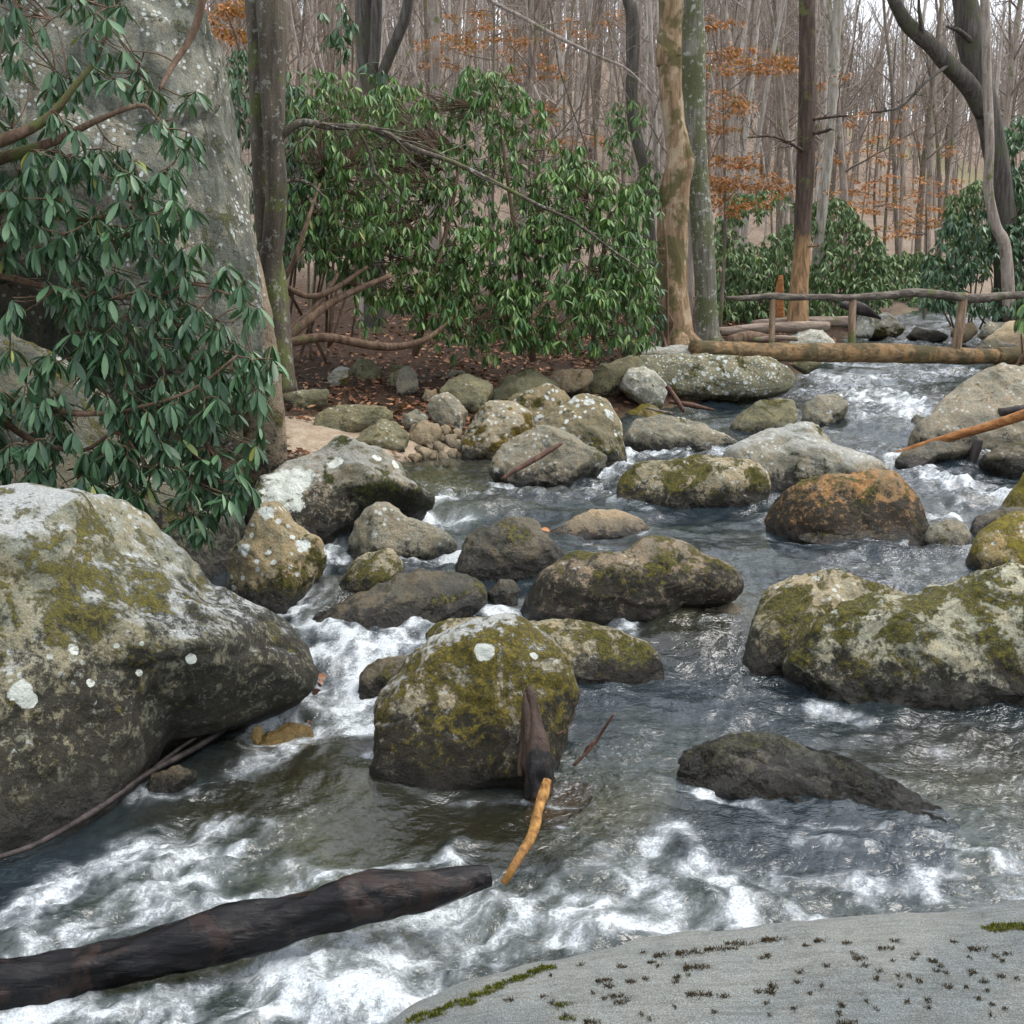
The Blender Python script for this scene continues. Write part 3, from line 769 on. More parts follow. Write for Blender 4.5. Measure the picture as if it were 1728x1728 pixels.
D = [  # name, label, outline, material, options
    ('pointed_boulder', 'tan boulder with white lichened peak beside the giant boulder', [(384, 985), (390, 930), (408, 880), (432, 836), (458, 832), (485, 858), (520, 890), (546, 922), (548, 942), (522, 985), (490, 1000), (450, 1026), (410, 1018)], 'r_lichen', dict(group=G1)),
    ('long_boulder', 'long flat boulder with white lichen crust and dark mossy side by the sand', [(420, 855), (440, 800), (475, 772), (530, 758), (590, 745), (645, 752), (690, 775), (720, 808), (745, 832), (700, 846), (610, 866), (545, 900), (480, 905), (430, 890)], 'r_dark', dict(level=5, lean=40, spots=[(480, 810, 42), (455, 850, 30), (520, 795, 16), (560, 778, 14), (640, 768, 8), (675, 776, 9), (500, 840, 14)])),
    ('peaked_rock', 'dark peaked rock in midstream between two white chutes', [(580, 942), (588, 905), (606, 872), (630, 852), (655, 852), (690, 878), (735, 892), (776, 915), (745, 934), (660, 940)], 'r_grey', dict(facets=6)),
    ('mossy_block', 'small moss-topped block just below the dark peaked rock', [(568, 1008), (574, 970), (588, 942), (610, 933), (662, 930), (677, 946), (674, 975), (640, 1002)], 'r_moss', dict(level=4, facets=7)),
    ('glazed_slab', 'dark slab glazed by a thin sheet of water left of midstream', [(505, 1062), (550, 1020), (610, 985), (680, 963), (760, 966), (815, 975), (825, 1005), (780, 1040), (700, 1048), (600, 1062)], 'r_wet', dict(lean=55, front=.16, group=G1, dz=.0)),
    ('domed_rock', 'domed dark rock with water sliding off its shoulder', [(766, 965), (785, 920), (815, 888), (850, 873), (888, 874), (918, 892), (960, 930), (950, 965), (860, 970)], 'r_wet', dict(front=.34)),
    ('nub_rock', 'little dark rock tucked against the long dark midstream boulder', [(818, 1022), (822, 1000), (842, 980), (866, 979), (878, 995), (870, 1020)], 'r_wet', dict(level=4)),
    ('dark_boulder', 'long speckled dark boulder with mossy crest in midstream', [(874, 1015), (892, 978), (945, 946), (1000, 938), (1050, 932), (1095, 910), (1125, 909), (1175, 930), (1225, 955), (1250, 978), (1258, 1003), (1235, 1014), (1160, 1022), (1090, 1042), (1030, 1049), (940, 1046), (882, 1034)], 'r_dark', dict(level=5, facets=5, front=.28)),
    ('speckled_rock', 'low tan speckled rock directly behind the mossy boulder with lichen disc', [(700, 1075), (760, 1048), (850, 1050), (930, 1044), (1010, 1055), (1075, 1078), (1122, 1122), (1112, 1142), (1040, 1148), (960, 1140), (800, 1120)], 'r_moss', dict(lean=45, front=.2)),
    ('brown_hump', 'small brown hump of rock in the foam left of the mossy boulder', [(600, 1168), (608, 1135), (635, 1113), (690, 1105), (705, 1125), (680, 1165), (640, 1175)], 'r_wet', dict(level=4)),
    ('ridged_boulder', 'mossy boulder shoulder left of the big lichened boulder at the right edge', [(1250, 1112), (1272, 1065), (1288, 1015), (1310, 985), (1345, 968), (1400, 965), (1450, 980), (1530, 1000), (1560, 1060), (1480, 1110), (1340, 1118)], 'r_moss', dict(facets=4)),
    ('lichened_boulder', 'big pale boulder patched with dark moss at the right edge', [(1310, 1118), (1340, 1072), (1385, 1040), (1440, 1018), (1520, 1000), (1580, 978), (1645, 959), (1728, 957), (1850, 968), (1930, 1040), (1940, 1120), (1850, 1175), (1728, 1162), (1600, 1156), (1480, 1160), (1400, 1144), (1335, 1132)], 'r_big', dict(level=6, facets=4, front=.26)),
    ('capped_boulder', 'oval mossy boulder with pale cap below the white cascade', [(1034, 842), (1046, 805), (1080, 780), (1130, 769), (1200, 770), (1260, 780), (1296, 797), (1304, 822), (1292, 850), (1180, 856), (1080, 852)], 'r_moss', dict(facets=5)),
    ('flat_boulder', 'flat pale grey triangular boulder above the orange-brown boulder', [(1212, 775), (1250, 750), (1300, 732), (1345, 720), (1372, 724), (1425, 755), (1475, 778), (1512, 797), (1490, 815), (1400, 822), (1300, 815), (1230, 800)], 'r_slab', dict(lean=46, level=5, facets=3)),
    ('orange_boulder', 'orange-brown boulder blotched black in front of the flat grey boulder', [(1286, 888), (1296, 850), (1318, 822), (1360, 808), (1420, 804), (1470, 796), (1510, 800), (1540, 830), (1560, 865), (1571, 890), (1558, 905), (1440, 908), (1300, 898)], 'r_orange', dict(level=5, facets=4)),
    ('skirt_rock', 'low strip of wet rock at the foot of the orange-brown boulder', [(1330, 905), (1400, 896), (1500, 898), (1590, 908), (1580, 920), (1460, 922), (1360, 916)], 'r_wet', dict(lean=60, level=4, front=.2)),
    ('grooved_rock', 'small grey rock with a dark groove right of the orange-brown boulder', [(1562, 915), (1570, 885), (1600, 878), (1625, 882), (1644, 905), (1632, 922), (1590, 925)], 'r_grey', dict(level=4)),
    ('olive_boulder', 'rounded olive-yellow mossy boulder against the right edge', [(1628, 960), (1640, 918), (1665, 885), (1700, 870), (1760, 868), (1840, 900), (1850, 965), (1728, 970)], 'r_yellow', dict(level=4, e=.9, facets=2)),
    ('upper_boulder', 'mossy boulder standing on the olive one at the right edge', [(1698, 885), (1702, 840), (1728, 795), (1800, 780), (1870, 830), (1860, 920), (1760, 925), (1712, 905)], 'r_yellow', dict(level=4, Y=10.6, facets=2, foot=False)),
    ('round_hump', 'wet speckled hump of rock below the right-hand white water', [(1628, 892), (1650, 868), (1690, 855), (1730, 852), (1760, 880), (1700, 897)], 'r_wet', dict(level=4)),
    ('abutment_boulder', 'great grey boulder carrying the far end of the footbridge', [(1532, 745), (1545, 712), (1585, 680), (1625, 642), (1660, 630), (1728, 626), (1830, 632), (1900, 690), (1890, 770), (1728, 770), (1620, 762)], 'r_abut', dict(level=5, facets=3, front=.25)),
    ('ledge_slab', 'long overhanging lichened slab carrying the near end of the footbridge', [(1020, 625), (1060, 604), (1150, 599), (1260, 604), (1315, 606), (1342, 632), (1338, 655), (1280, 660), (1180, 662), (1090, 655), (1030, 648)], 'r_lichen2', dict(Y=17.6, lean=28, level=5, facets=5, front=.22, back=.8, sub=0, foot=False, wl=.9, tall=1.2)),
    ('olive_slab', 'olive split boulder at the upstream corner of the overhanging slab', [(972, 664), (1000, 632), (1035, 606), (1075, 603), (1090, 630), (1070, 655), (1020, 668)], 'r_green', dict(level=4, Y=17.2, sub=0, facets=6, foot=False, wl=.9, tall=1.2)),
    ('furry_block', 'pale furry-lichened block fallen against the overhanging slab', [(1046, 650), (1062, 622), (1085, 614), (1110, 628), (1130, 655), (1118, 682), (1090, 676), (1060, 662)], 'r_white', dict(level=4, Y=16.8, sub=0, facets=6, foot=False, wl=.7, tall=1.0)),
    ('cap_slab', 'thin grey capstone lying at the foot of the tan sycamore', [(1078, 602), (1090, 590), (1130, 586), (1172, 587), (1172, 602), (1120, 605)], 'r_slab', dict(Y=18.4, lean=60, sub=0, level=4, foot=False, wl=.9, tall=1.0)),
    ('plinth_rock', 'shadowed rock base beneath the overhanging bridge slab', [(1060, 720), (1100, 680), (1200, 668), (1300, 655), (1340, 680), (1340, 715), (1200, 725)], 'r_wet', dict(Y=18.3, level=4)),
    ('mossy_shelf', 'low mossy rock at the water edge under the bridge slab', [(1225, 720), (1245, 692), (1290, 674), (1335, 676), (1348, 705), (1320, 725), (1260, 728)], 'r_green', dict(level=4)),
    ('egg_rock', 'rounded brown-grey rock standing alone in the current under the bridge', [(1354, 715), (1358, 682), (1378, 669), (1412, 668), (1432, 682), (1425, 704), (1390, 722)], 'r_grey', dict(level=4, facets=2, e=.9)),
    ('shoreline_rock', 'long low dark rock with water curling round it below the yellow stone', [(1040, 738), (1068, 712), (1120, 706), (1180, 712), (1225, 728), (1262, 745), (1200, 757), (1100, 752)], 'r_grey', dict(lean=48)),
    ('yellow_stone', 'yellow-mossed stone wedged under the pale furry block', [(1048, 715), (1060, 692), (1082, 680), (1110, 688), (1126, 708), (1100, 718)], 'r_yellow', dict(level=4, land=True)),
    ('golden_boulder', 'boulder draped in golden moss with white lichen on its crown', [(774, 762), (780, 720), (800, 690), (832, 678), (868, 678), (898, 700), (896, 735), (880, 765), (820, 770)], 'r_golden', dict(level=5, facets=2, e=.9)),
    ('pyramid_boulder', 'smooth olive pyramid-shaped boulder under the rhododendron', [(826, 668), (850, 642), (884, 618), (904, 615), (925, 632), (945, 660), (940, 690), (860, 690)], 'r_green', dict(Y=15.9, facets=5, level=4)),
    ('sloping_boulder', 'sloping tan and white boulder in the middle of the bank pile', [(838, 690), (870, 660), (905, 655), (935, 648), (965, 672), (970, 710), (920, 730), (870, 720)], 'r_lichen', dict(level=4, Y=15.3, facets=6)),
    ('spotted_boulder', 'lichen-spotted boulder at the water edge of the bank pile', [(890, 745), (900, 708), (930, 684), (975, 668), (1020, 680), (1042, 705), (1050, 740), (1062, 768), (1030, 782), (940, 775)], 'r_lichen', dict(level=5, facets=4)),
    ('driftwood_rock', 'dark rock with a broken stick lying across it', [(824, 800), (840, 762), (868, 738), (905, 724), (945, 732), (985, 752), (1030, 772), (1015, 795), (950, 808), (870, 815)], 'r_grey', dict(level=5, facets=5)),
    ('wet_toe', 'low wet rock under the broken stick at the edge of the rapid', [(868, 812), (890, 790), (930, 782), (962, 792), (955, 808), (910, 818)], 'r_wet', dict(level=4)),
    ('tan_slab', 'flat tan slab behind the pyramid-shaped boulder', [(915, 655), (935, 630), (965, 620), (1005, 628), (990, 650), (950, 662)], 'r_stone_tan', dict(Y=16.8, level=4, land=False, foot=False, wl=1, tall=.5)),
    ('green_flat_stone', 'long smooth green stone lying beside the sand', [(526, 722), (532, 700), (560, 688), (610, 685), (650, 690), (668, 700), (640, 718), (580, 728)], 'r_green', dict(level=4, land=True, lean=40, facets=3, group=G2)),
    ('olive_wedge', 'olive wedge-shaped stone in front of the long green stone', [(585, 748), (610, 728), (645, 710), (668, 715), (690, 735), (680, 750), (620, 752)], 'r_green', dict(land=True, lean=40, level=4, group=G2)),
    ('oval_stone', 'pinkish-tan oval stone next to the pale cobbles', [(686, 740), (692, 718), (715, 711), (742, 716), (748, 730), (730, 744), (705, 746)], 'r_stone_tan', dict(land=True, level=4, facets=1, e=.9, group=G2)),
    ('angular_stone', 'angular greenish stone left of the golden-mossed boulder', [(720, 690), (732, 668), (752, 662), (778, 678), (790, 695), (775, 718), (745, 720)], 'r_grey', dict(land=True, level=4, facets=6, group=G2)),
    ('moss_cobbled_rock', 'broad mossy stone above the angular greenish one', [(742, 662), (758, 640), (790, 632), (825, 640), (832, 655), (808, 682), (770, 680)], 'r_green', dict(Y=15.4, level=4, facets=5, group=G2, foot=False, wl=.9, tall=.8)),
    ('grey_leaf_stone', 'grey diamond-shaped stone amid the fallen leaves', [(552, 636), (572, 618), (592, 620), (588, 640), (568, 656), (556, 652)], 'r_slab', dict(land=True, level=4, group=G2)),
    ('mossy_leaf_stone', 'moss-capped stone behind the grey diamond-shaped one', [(590, 622), (606, 606), (630, 608), (648, 632), (640, 645), (605, 640)], 'r_green', dict(land=True, level=4, group=G2)),
    ('green_cap_stone', 'green-capped stone pressed against the upright white-streaked stone', [(652, 640), (660, 618), (680, 615), (690, 630), (680, 652), (660, 652)], 'r_green', dict(land=True, level=4, group=G2)),
    ('upright_stone', 'upright stone with a white streak on the leafy bank', [(668, 650), (676, 622), (690, 617), (704, 632), (706, 655), (690, 664), (674, 660)], 'r_grey', dict(land=True, level=4, group=G2)),
    ('thin_stone', 'thin dark flake of stone under the leaves beneath the rhododendron', [(742, 640), (762, 624), (785, 628), (775, 640)], 'r_grey', dict(land=True, level=4, group=G2)),
    ('bank_ledge', 'mossy ledge of stone at the foot of the twin trunks', [(486, 690), (500, 662), (530, 652), (556, 660), (550, 675), (520, 690)], 'r_green', dict(land=True, level=4, group=G2)),
    ('trunk_foot_stone', 'dark green stone tucked behind the tan rib of rock', [(478, 672), (485, 645), (500, 640), (502, 665), (490, 680)], 'r_green', dict(land=True, level=4, group=G2)),
    ('back_stone', 'small greenish stone between the long green stone and the angular one', [(672, 716), (680, 698), (702, 690), (722, 702), (718, 716), (690, 722)], 'r_grey', dict(land=True, level=4, group=G2)),
    ('split_pebble', 'little split tan stone in front of the upright stone', [(712, 672), (718, 656), (730, 660), (736, 654), (738, 670), (724, 676)], 'r_stone_tan', dict(land=True, level=3, group=G2)),
    ('frosted_rock', 'white frosted rock just behind the middle bridge posts', [(1330, 586), (1336, 558), (1358, 549), (1388, 562), (1420, 585), (1380, 592)], 'r_white', dict(Y=22.5, level=4)),
    ('log_end_rock', 'white-topped rock at the end of the fallen logs', [(1442, 555), (1448, 530), (1462, 524), (1478, 540), (1472, 558)], 'r_white', dict(Y=27, level=4)),
    ('slate_rock', 'slate-grey rounded rock upstream of the bridge', [(1466, 558), (1472, 538), (1492, 528), (1515, 534), (1528, 556), (1500, 562)], 'r_slab', dict(Y=27.5, level=4)),
    ('stream_flake', 'low dark flake of rock where the upstream water breaks', [(1525, 564), (1545, 552), (1580, 560), (1605, 570), (1560, 574)], 'r_wet', dict(level=4, dz=.05)),
    ('far_shore_rock', 'tan rock on the far shore seen past the last bridge post', [(1605, 562), (1615, 545), (1640, 544), (1650, 560), (1630, 568)], 'r_stone_tan', dict(Y=26, level=4)),
    ('far_shore_wedge', 'grey wedge rock on the far shore above the bridge', [(1650, 562), (1668, 542), (1690, 545), (1700, 560), (1675, 568)], 'r_grey', dict(Y=25, level=4)),
    ('far_shore_slab', 'sloping pale slab on the far shore by the right edge', [(1655, 580), (1690, 552), (1728, 535), (1780, 540), (1790, 580), (1700, 590)], 'r_stone_tan', dict(Y=23.5, level=4)),
    ('far_shore_toe', 'flat dark rock at the water beyond the bridge log', [(1640, 590), (1655, 576), (1690, 574), (1720, 584), (1690, 594)], 'r_wet', dict(Y=22.3, level=4)),
    ('snag_rock', 'dark jagged rock at the water foot of the bridge-end boulder', [(1520, 722), (1545, 700), (1575, 712), (1580, 745), (1540, 755), (1522, 740)], 'r_wet', dict(Y=15.6, level=4, facets=7)),
    ('shelf_rock', 'wet dark shelf of rock below the orange pole', [(1508, 780), (1525, 762), (1570, 752), (1640, 748), (1650, 765), (1580, 778), (1540, 792)], 'r_wet', dict(level=4, lean=50)),
    ('black_rock', 'black rock leaning in from the right edge below the orange pole', [(1652, 775), (1690, 752), (1740, 740), (1790, 760), (1780, 800), (1700, 792)], 'r_wet', dict(level=4)),
    ('amber_stone', 'amber stone under shallow water by the huge boulder', [(426, 1262), (445, 1232), (490, 1216), (525, 1225), (530, 1250), (480, 1272)], 'r_amber', dict(level=4, lean=64, dz=-.05, sub=.3, front=.09)),
    ('small_amber_stone', 'small amber stone beside the thin dark branch', [(422, 1242), (428, 1226), (442, 1226), (444, 1240), (434, 1246)], 'r_amber', dict(level=3, dz=.04)),
    ('corner_rock', 'small dark rock at the foot of the huge lichen-spotted boulder', [(246, 1336), (255, 1300), (290, 1288), (335, 1294), (330, 1312), (280, 1335)], 'r_wet', dict(level=4)),
    ('red_stone', 'reddish stone just under the water beside the orange stick', [(880, 1362), (900, 1335), (950, 1322), (998, 1322), (1000, 1340), (950, 1358)], 'r_red', dict(level=4, lean=70, sub=.3, dz=-.08, front=.07)),
    ('chute_pebble', 'small tan rock breaking the foam in the narrow left chute', [(508, 1008), (520, 994), (540, 998), (536, 1008)], 'r_grey', dict(level=3)),
    ('crest_rock', 'thin tan crest of rock with water sliding over it in midstream', [(918, 892), (960, 868), (1010, 858), (1060, 862), (1105, 880), (1080, 892), (980, 898)], 'r_stone_tan', dict(level=4, lean=55, front=.18)),
    ('ramp_rock', 'broad submerged ramp of rock under sliding water at midstream', [(1062, 1075), (1100, 1040), (1150, 1020), (1255, 1018), (1270, 1060), (1230, 1100), (1120, 1110)], 'r_wet', dict(level=4, lean=70, front=.06, sub=.3, dz=-.05)),
    ('under_bridge_rock', 'small dark rock below the bridge log in the middle', [(1335, 615), (1352, 606), (1375, 606), (1388, 616), (1360, 622)], 'r_green', dict(Y=20, level=3)),
]


def long_m(pts):
    return rock_mat('r_long', (.17, .165, .135), (.29, .285, .25), tan=.5, tanc=(.30, .24, .17), moss=.50, up=-.6, dark=.5, lich=.3, spots=pts, topgrey=.4, mossc=((.012, .018, .005), (.045, .055, .012), (.13, .13, .02)))
M['r_big'] = rock_mat('r_big', (.34, .345, .29), (.48, .49, .42), tan=.4, tanc=(.40, .34, .23), moss=.55, up=.15, dark=.34, lich=.6, lichc=(.58, .62, .53))
M['r_abut'] = rock_mat('r_abut', (.24, .235, .20), (.36, .35, .31), tan=.5, tanc=(.32, .26, .20), moss=.22, up=0, dark=.12, lich=.3, mossc=((.05, .045, .008), (.15, .12, .02), (.26, .20, .04)))
M['r_lichen2'] = rock_mat('r_lichen2', (.17, .17, .125), (.29, .29, .23), tan=.4, tanc=(.28, .24, .15), moss=.30, up=0, dark=0, lich=.9, lscale=8)
M['r_golden'] = rock_mat('r_golden', (.27, .25, .20), (.40, .37, .31), tan=.4, tanc=(.38, .29, .16), moss=.52, up=-.9, dark=.1, lich=.8, mossc=((.04, .032, .006), (.13, .095, .015), (.27, .19, .03)))
for nm, lab, ol, mk, op in D:
    op = dict(op); op.setdefault('group', G1 if 'land' not in op else G2)
    rock(nm, lab, ol, long_m if nm == 'long_boulder' else M[mk], cat='boulder' if 'boulder' in nm else 'rock', **op)

# the slanting wedge: a steep dark face under a long falling ridge
def wedge():
    ridge = [(1146, 1290, .10), (1160, 1264, .26), (1200, 1246, .34), (1242, 1235, .38), (1310, 1240, .40), (1380, 1258, .40), (1440, 1284, .36), (1500, 1316, .28), (1560, 1352, .18), (1612, 1392, .06)]
    foot = [(1136, 1312), (1150, 1322), (1185, 1330), (1225, 1338), (1290, 1346), (1360, 1352), (1420, 1360), (1490, 1374), (1550, 1388), (1612, 1398)]
    cols = []
    for (rx_, ry_, back), (fx_, fy_) in zip(ridge, foot):
        f = on_water(fx_, fy_)
        r = at(rx_, ry_, f[1] + back)
        under = f + np.array([0, -.03, -.35]); mid = f * .45 + r * .55 + np.array([0, -.05, .015]); bk = r + np.array([.05, .28, -.10 - (r[2] - f[2]) * .55]); bu = r + np.array([.08, .55, -.55])
        cols.append(np.concatenate([under, f, mid, r, bk, bu]))
    C_ = spline(cols, 120).reshape(120, 6, 3)
    V = np.stack([np.array([np.interp(np.linspace(0, 5, 64), range(6), c_[:, k]) for k in range(3)]).T for c_ in C_])
    kk_ = np.array([.25, .5, .25])
    for _ in range(2):
        V[:, 1:-1] = V[:, :-2] * .25 + V[:, 1:-1] * .5 + V[:, 2:] * .25
    Vf = V.reshape(-1, 3)
    F = grid_faces(120, 64)
    tri = np.concatenate([F[:, [0, 1, 2]], F[:, [0, 2, 3]]])
    N = vnormals(Vf, tri)
    if N[:, 2].mean() < 0: N = -N; F = F[:, ::-1]
    along = np.array([.80, -.55, -.22]); q = Vf - np.outer(Vf @ along, along) * .8
    d_ = fbm(q * 5 + 3, 4, .55) * .035 + fbm(Vf * 16, 3, .6) * .010 - .035 * np.exp(-(perlin(q * 6 + 8) / .09) ** 2)
    Vf = Vf + N * d_[:, None]
    o = Vf[len(Vf) // 2].copy(); o[2] = Vf[:, 2].min()
    ob = tag(link('wedge_rock', make_mesh('wedge_rock', Vf - o, F), M['r_wedge'], None, o), 'dark slanting wedge of rock rising from the lower pool', 'rock', G1)
    ob['waterline'] = float(wz(C_[60, 1, 1])); ob['tall'] = .5
    for k in range(0, 120, 20):
        ROCKS.append((C_[k, 1, 0], C_[k, 1, 1] + .15, .18, .18))


M['r_wedge'] = rock_mat('r_wedge', (.050, .054, .046), (.11, .115, .10), tan=.3, tanc=(.17, .14, .08), moss=.42, up=.5, dark=.30, lich=.1, gloss=.4, mossc=((.012, .014, .006), (.045, .045, .014), (.10, .095, .03)))
wedge()

# pale cobbles beside the pool
rng = np.random.default_rng(5)
COB = [(738, 752, 11), (760, 742, 13), (752, 725, 10), (778, 752, 11), (764, 764, 9), (748, 768, 8), (730, 766, 9), (716, 764, 12), (772, 730, 9), (742, 738, 8), (788, 762, 8), (755, 778, 8), (700, 772, 10), (724, 750, 8), (785, 738, 7), (706, 756, 6), (738, 780, 6)]
for k, (x, y, r) in enumerate(COB):
    a = np.linspace(0, 2 * math.pi, 9)[:-1]
    rr = r * rng.uniform(.75, 1.1, 8)
    rock('pebble', 'small pale cobble in the loose heap beside the pool edge', np.stack([x + rr * 1.15 * np.cos(a), y + rr * .8 * np.sin(a)], 1), M['r_pebble'] if k % 3 else M['r_stone_tan'], level=3, land=True, facets=3, group=G3, cat='stone', sub=.0, front=.35, back=.5, lean=50)

# moss tufts growing on the slab in front
from mathutils.bvhtree import BVHTree
_bv = np.empty(len(front_slab.data.vertices) * 3, np.float32); front_slab.data.vertices.foreach_get('co', _bv)
_bf = np.empty(len(front_slab.data.polygons) * 3, np.int32); front_slab.data.loops.foreach_get('vertex_index', _bf)
bvh = BVHTree.FromPolygons([tuple(p) for p in _bv.reshape(-1, 3).tolist()], [tuple(p) for p in _bf.reshape(-1, 3).tolist()])
fo_ = Vector(front_slab.location)
TUFTS = [(1120, 1612, 30), (1165, 1608, 45), (1210, 1602, 40), (1255, 1594, 60), (1310, 1586, 45), (1385, 1588, 20), (1238, 1601, 14), (1175, 1632, 40), (1050, 1632, 16), (1100, 1625, 12), (1020, 1655, 26), (1030, 1664, 20), (1065, 1657, 16), (1090, 1652, 8), (1040, 1680, 22), (1045, 1692, 20), (1452, 1618, 22), (1650, 1601, 26), (1575, 1622, 14), (1580, 1638, 8), (1640, 1640, 12), (1180, 1678, 40), (1220, 1681, 18), (1290, 1673, 30), (1305, 1666, 16), (1430, 1592, 12), (1510, 1588, 10), (1495, 1600, 24), (1550, 1655, 10), (1600, 1665, 12), (1700, 1610, 14), (860, 1688, 14), (1395, 1630, 8), (1480, 1650, 8), (955, 1695, 34), (960, 1718, 26), (1430, 1725, 30), (1000, 1724, 26), (1660, 1656, 14), (1690, 1648, 10), (1350, 1640, 8), (1460, 1630, 10), (1610, 1590, 8), (1540, 1618, 8), (1360, 1596, 10)]
_tr = np.random.default_rng(4)
TUFTS += [(700 + k * 7 + _tr.normal() * 4, 1717 - 41 * (k * 7 / 100) ** .97 + 3 + abs(_tr.normal()) * 5, 22) for k in range(34)] + [(1668 + k * 6, 1561 - k * .3 + abs(_tr.normal()) * 5, 22) for k in range(14)]
TUFTS += [(_tr.uniform(900, 1720), _tr.uniform(1600, 1722), _tr.uniform(4, 8)) for k in range(60)]
rng = np.random.default_rng(21)
for (x, y, w) in TUFTS:
    r = ray(x, y); r /= np.linalg.norm(r)
    hit = bvh.ray_cast(Vector(CAM) - fo_, Vector(r))
    if hit[0] is None: continue
    p = np.array(hit[0]); dist = hit[3]
    wm = w * dist / FOC
    green = (x, y) in ((955, 1695), (960, 1718)) or (w == 22 and (x < 940 or x > 1660))
    n_ = int(8 + w * 6)
    base_ = np.stack([rng.uniform(-.5, .5, n_) * wm, rng.normal(0, .13, n_) * wm * .5 + rng.normal(0, .003, n_), np.full(n_, -.004)], 1)
    base_ += p
    hgt = rng.uniform(.003, .011, n_)
    dirs = rng.normal(size=(n_, 3)) * .45; dirs[:, 2] = 1
    side = rng.normal(size=(n_, 3)); side[:, 2] = 0; side /= np.linalg.norm(side, axis=1)[:, None]
    a_ = base_ - side * .0022; b_ = base_ + side * .0022; c_ = base_ + dirs * hgt[:, None]
    V = np.stack([a_, b_, c_], 1).reshape(-1, 3)
    F = np.arange(n_ * 3).reshape(-1, 3)
    link('moss_tuft', make_mesh('moss_tuft', V, F), M['moss_green' if green else 'moss_tuft'], front_slab)

# ------------------------------------------------------------------ water
nr, nc = 1060, 470
YW = 2.0 * np.exp(np.linspace(0, math.log(27), nr))
UW = np.linspace(-.54, .54, nc)
WYg = np.repeat(YW[:, None], nc, 1)
WXg = UW[None, :] * (WYg + 1.2)
X, Y = WXg.ravel(), WYg.ravel()
Z0 = wz(Y)
P3 = np.stack([X, Y, np.zeros_like(X)], 1)

# how the current runs: downstream along the channel, parted by the rocks, with slow eddies
mid = (BLX + BRX) / 2
slope = np.interp(Y, (BLY[1:] + BLY[:-1]) / 2, np.diff(mid) / np.diff(BLY))
fx = -np.clip(slope, -.2, .9) - .25 * sstep(10, 5, Y); fy = -np.ones_like(Y)
for (rx_, ry_, ra, rb) in ROCKS:
    dx, dy = (X - rx_) / (ra + .05), (Y - ry_) / (rb + .05)
    d2 = dx * dx + dy * dy + .12
    k = np.exp(-np.maximum(d2 - 1, 0) * .55) * .9
    nx_, ny_ = dx / np.sqrt(d2), dy / np.sqrt(d2)
    dot = fx * nx_ + fy * ny_
    cut = np.where(dot < 0, dot, dot * .5) * k
    fx = fx - cut * nx_; fy = fy - cut * ny_
e1, e2 = perlin(P3 * .8 + 3), perlin(P3 * .8 + 60)
fx = fx + e1 * .55 + perlin(P3 * 2.5) * .30; fy = fy + e2 * .35 + perlin(P3 * 2.5 + 40) * .25
ln = np.hypot(fx, fy) + 1e-6; fx /= ln; fy /= ln


def to_index(x, y):
    i = np.log(np.maximum(y, 2.0) / 2.0) / math.log(27) * (nr - 1)
    j = (x / (y + 1.2) + .54) / 1.08 * (nc - 1)
    return np.clip(i + .5, 0, nr - 1).astype(np.int32) * nc + np.clip(j + .5, 0, nc - 1).astype(np.int32)


def streaks(src, step, n):
    acc = src.copy(); tot = 1.0
    for sgn in (1, -1):
        px_, py_ = X.copy(), Y.copy()
        idx = np.arange(len(X))
        for k in range(n):
            px_ += sgn * fx[idx] * step; py_ += sgn * fy[idx] * step
            idx = to_index(px_, py_)
            w = 1 - k / n
            acc += src[idx] * w; tot += w / 1.0 * .5
    acc -= acc.mean()
    return acc / acc.std()


fine = perlin(P3 * 26) + .8 * perlin(P3 * 52 + 7)
coarse = perlin(P3 * 7) + .7 * perlin(P3 * 14 + 5)
S1 = streaks(fine, .018, 7)
S2 = streaks(coarse, .05, 8)
S3 = streaks(perlin(P3 * 3.2 + 11) + .5 * coarse, .08, 9)

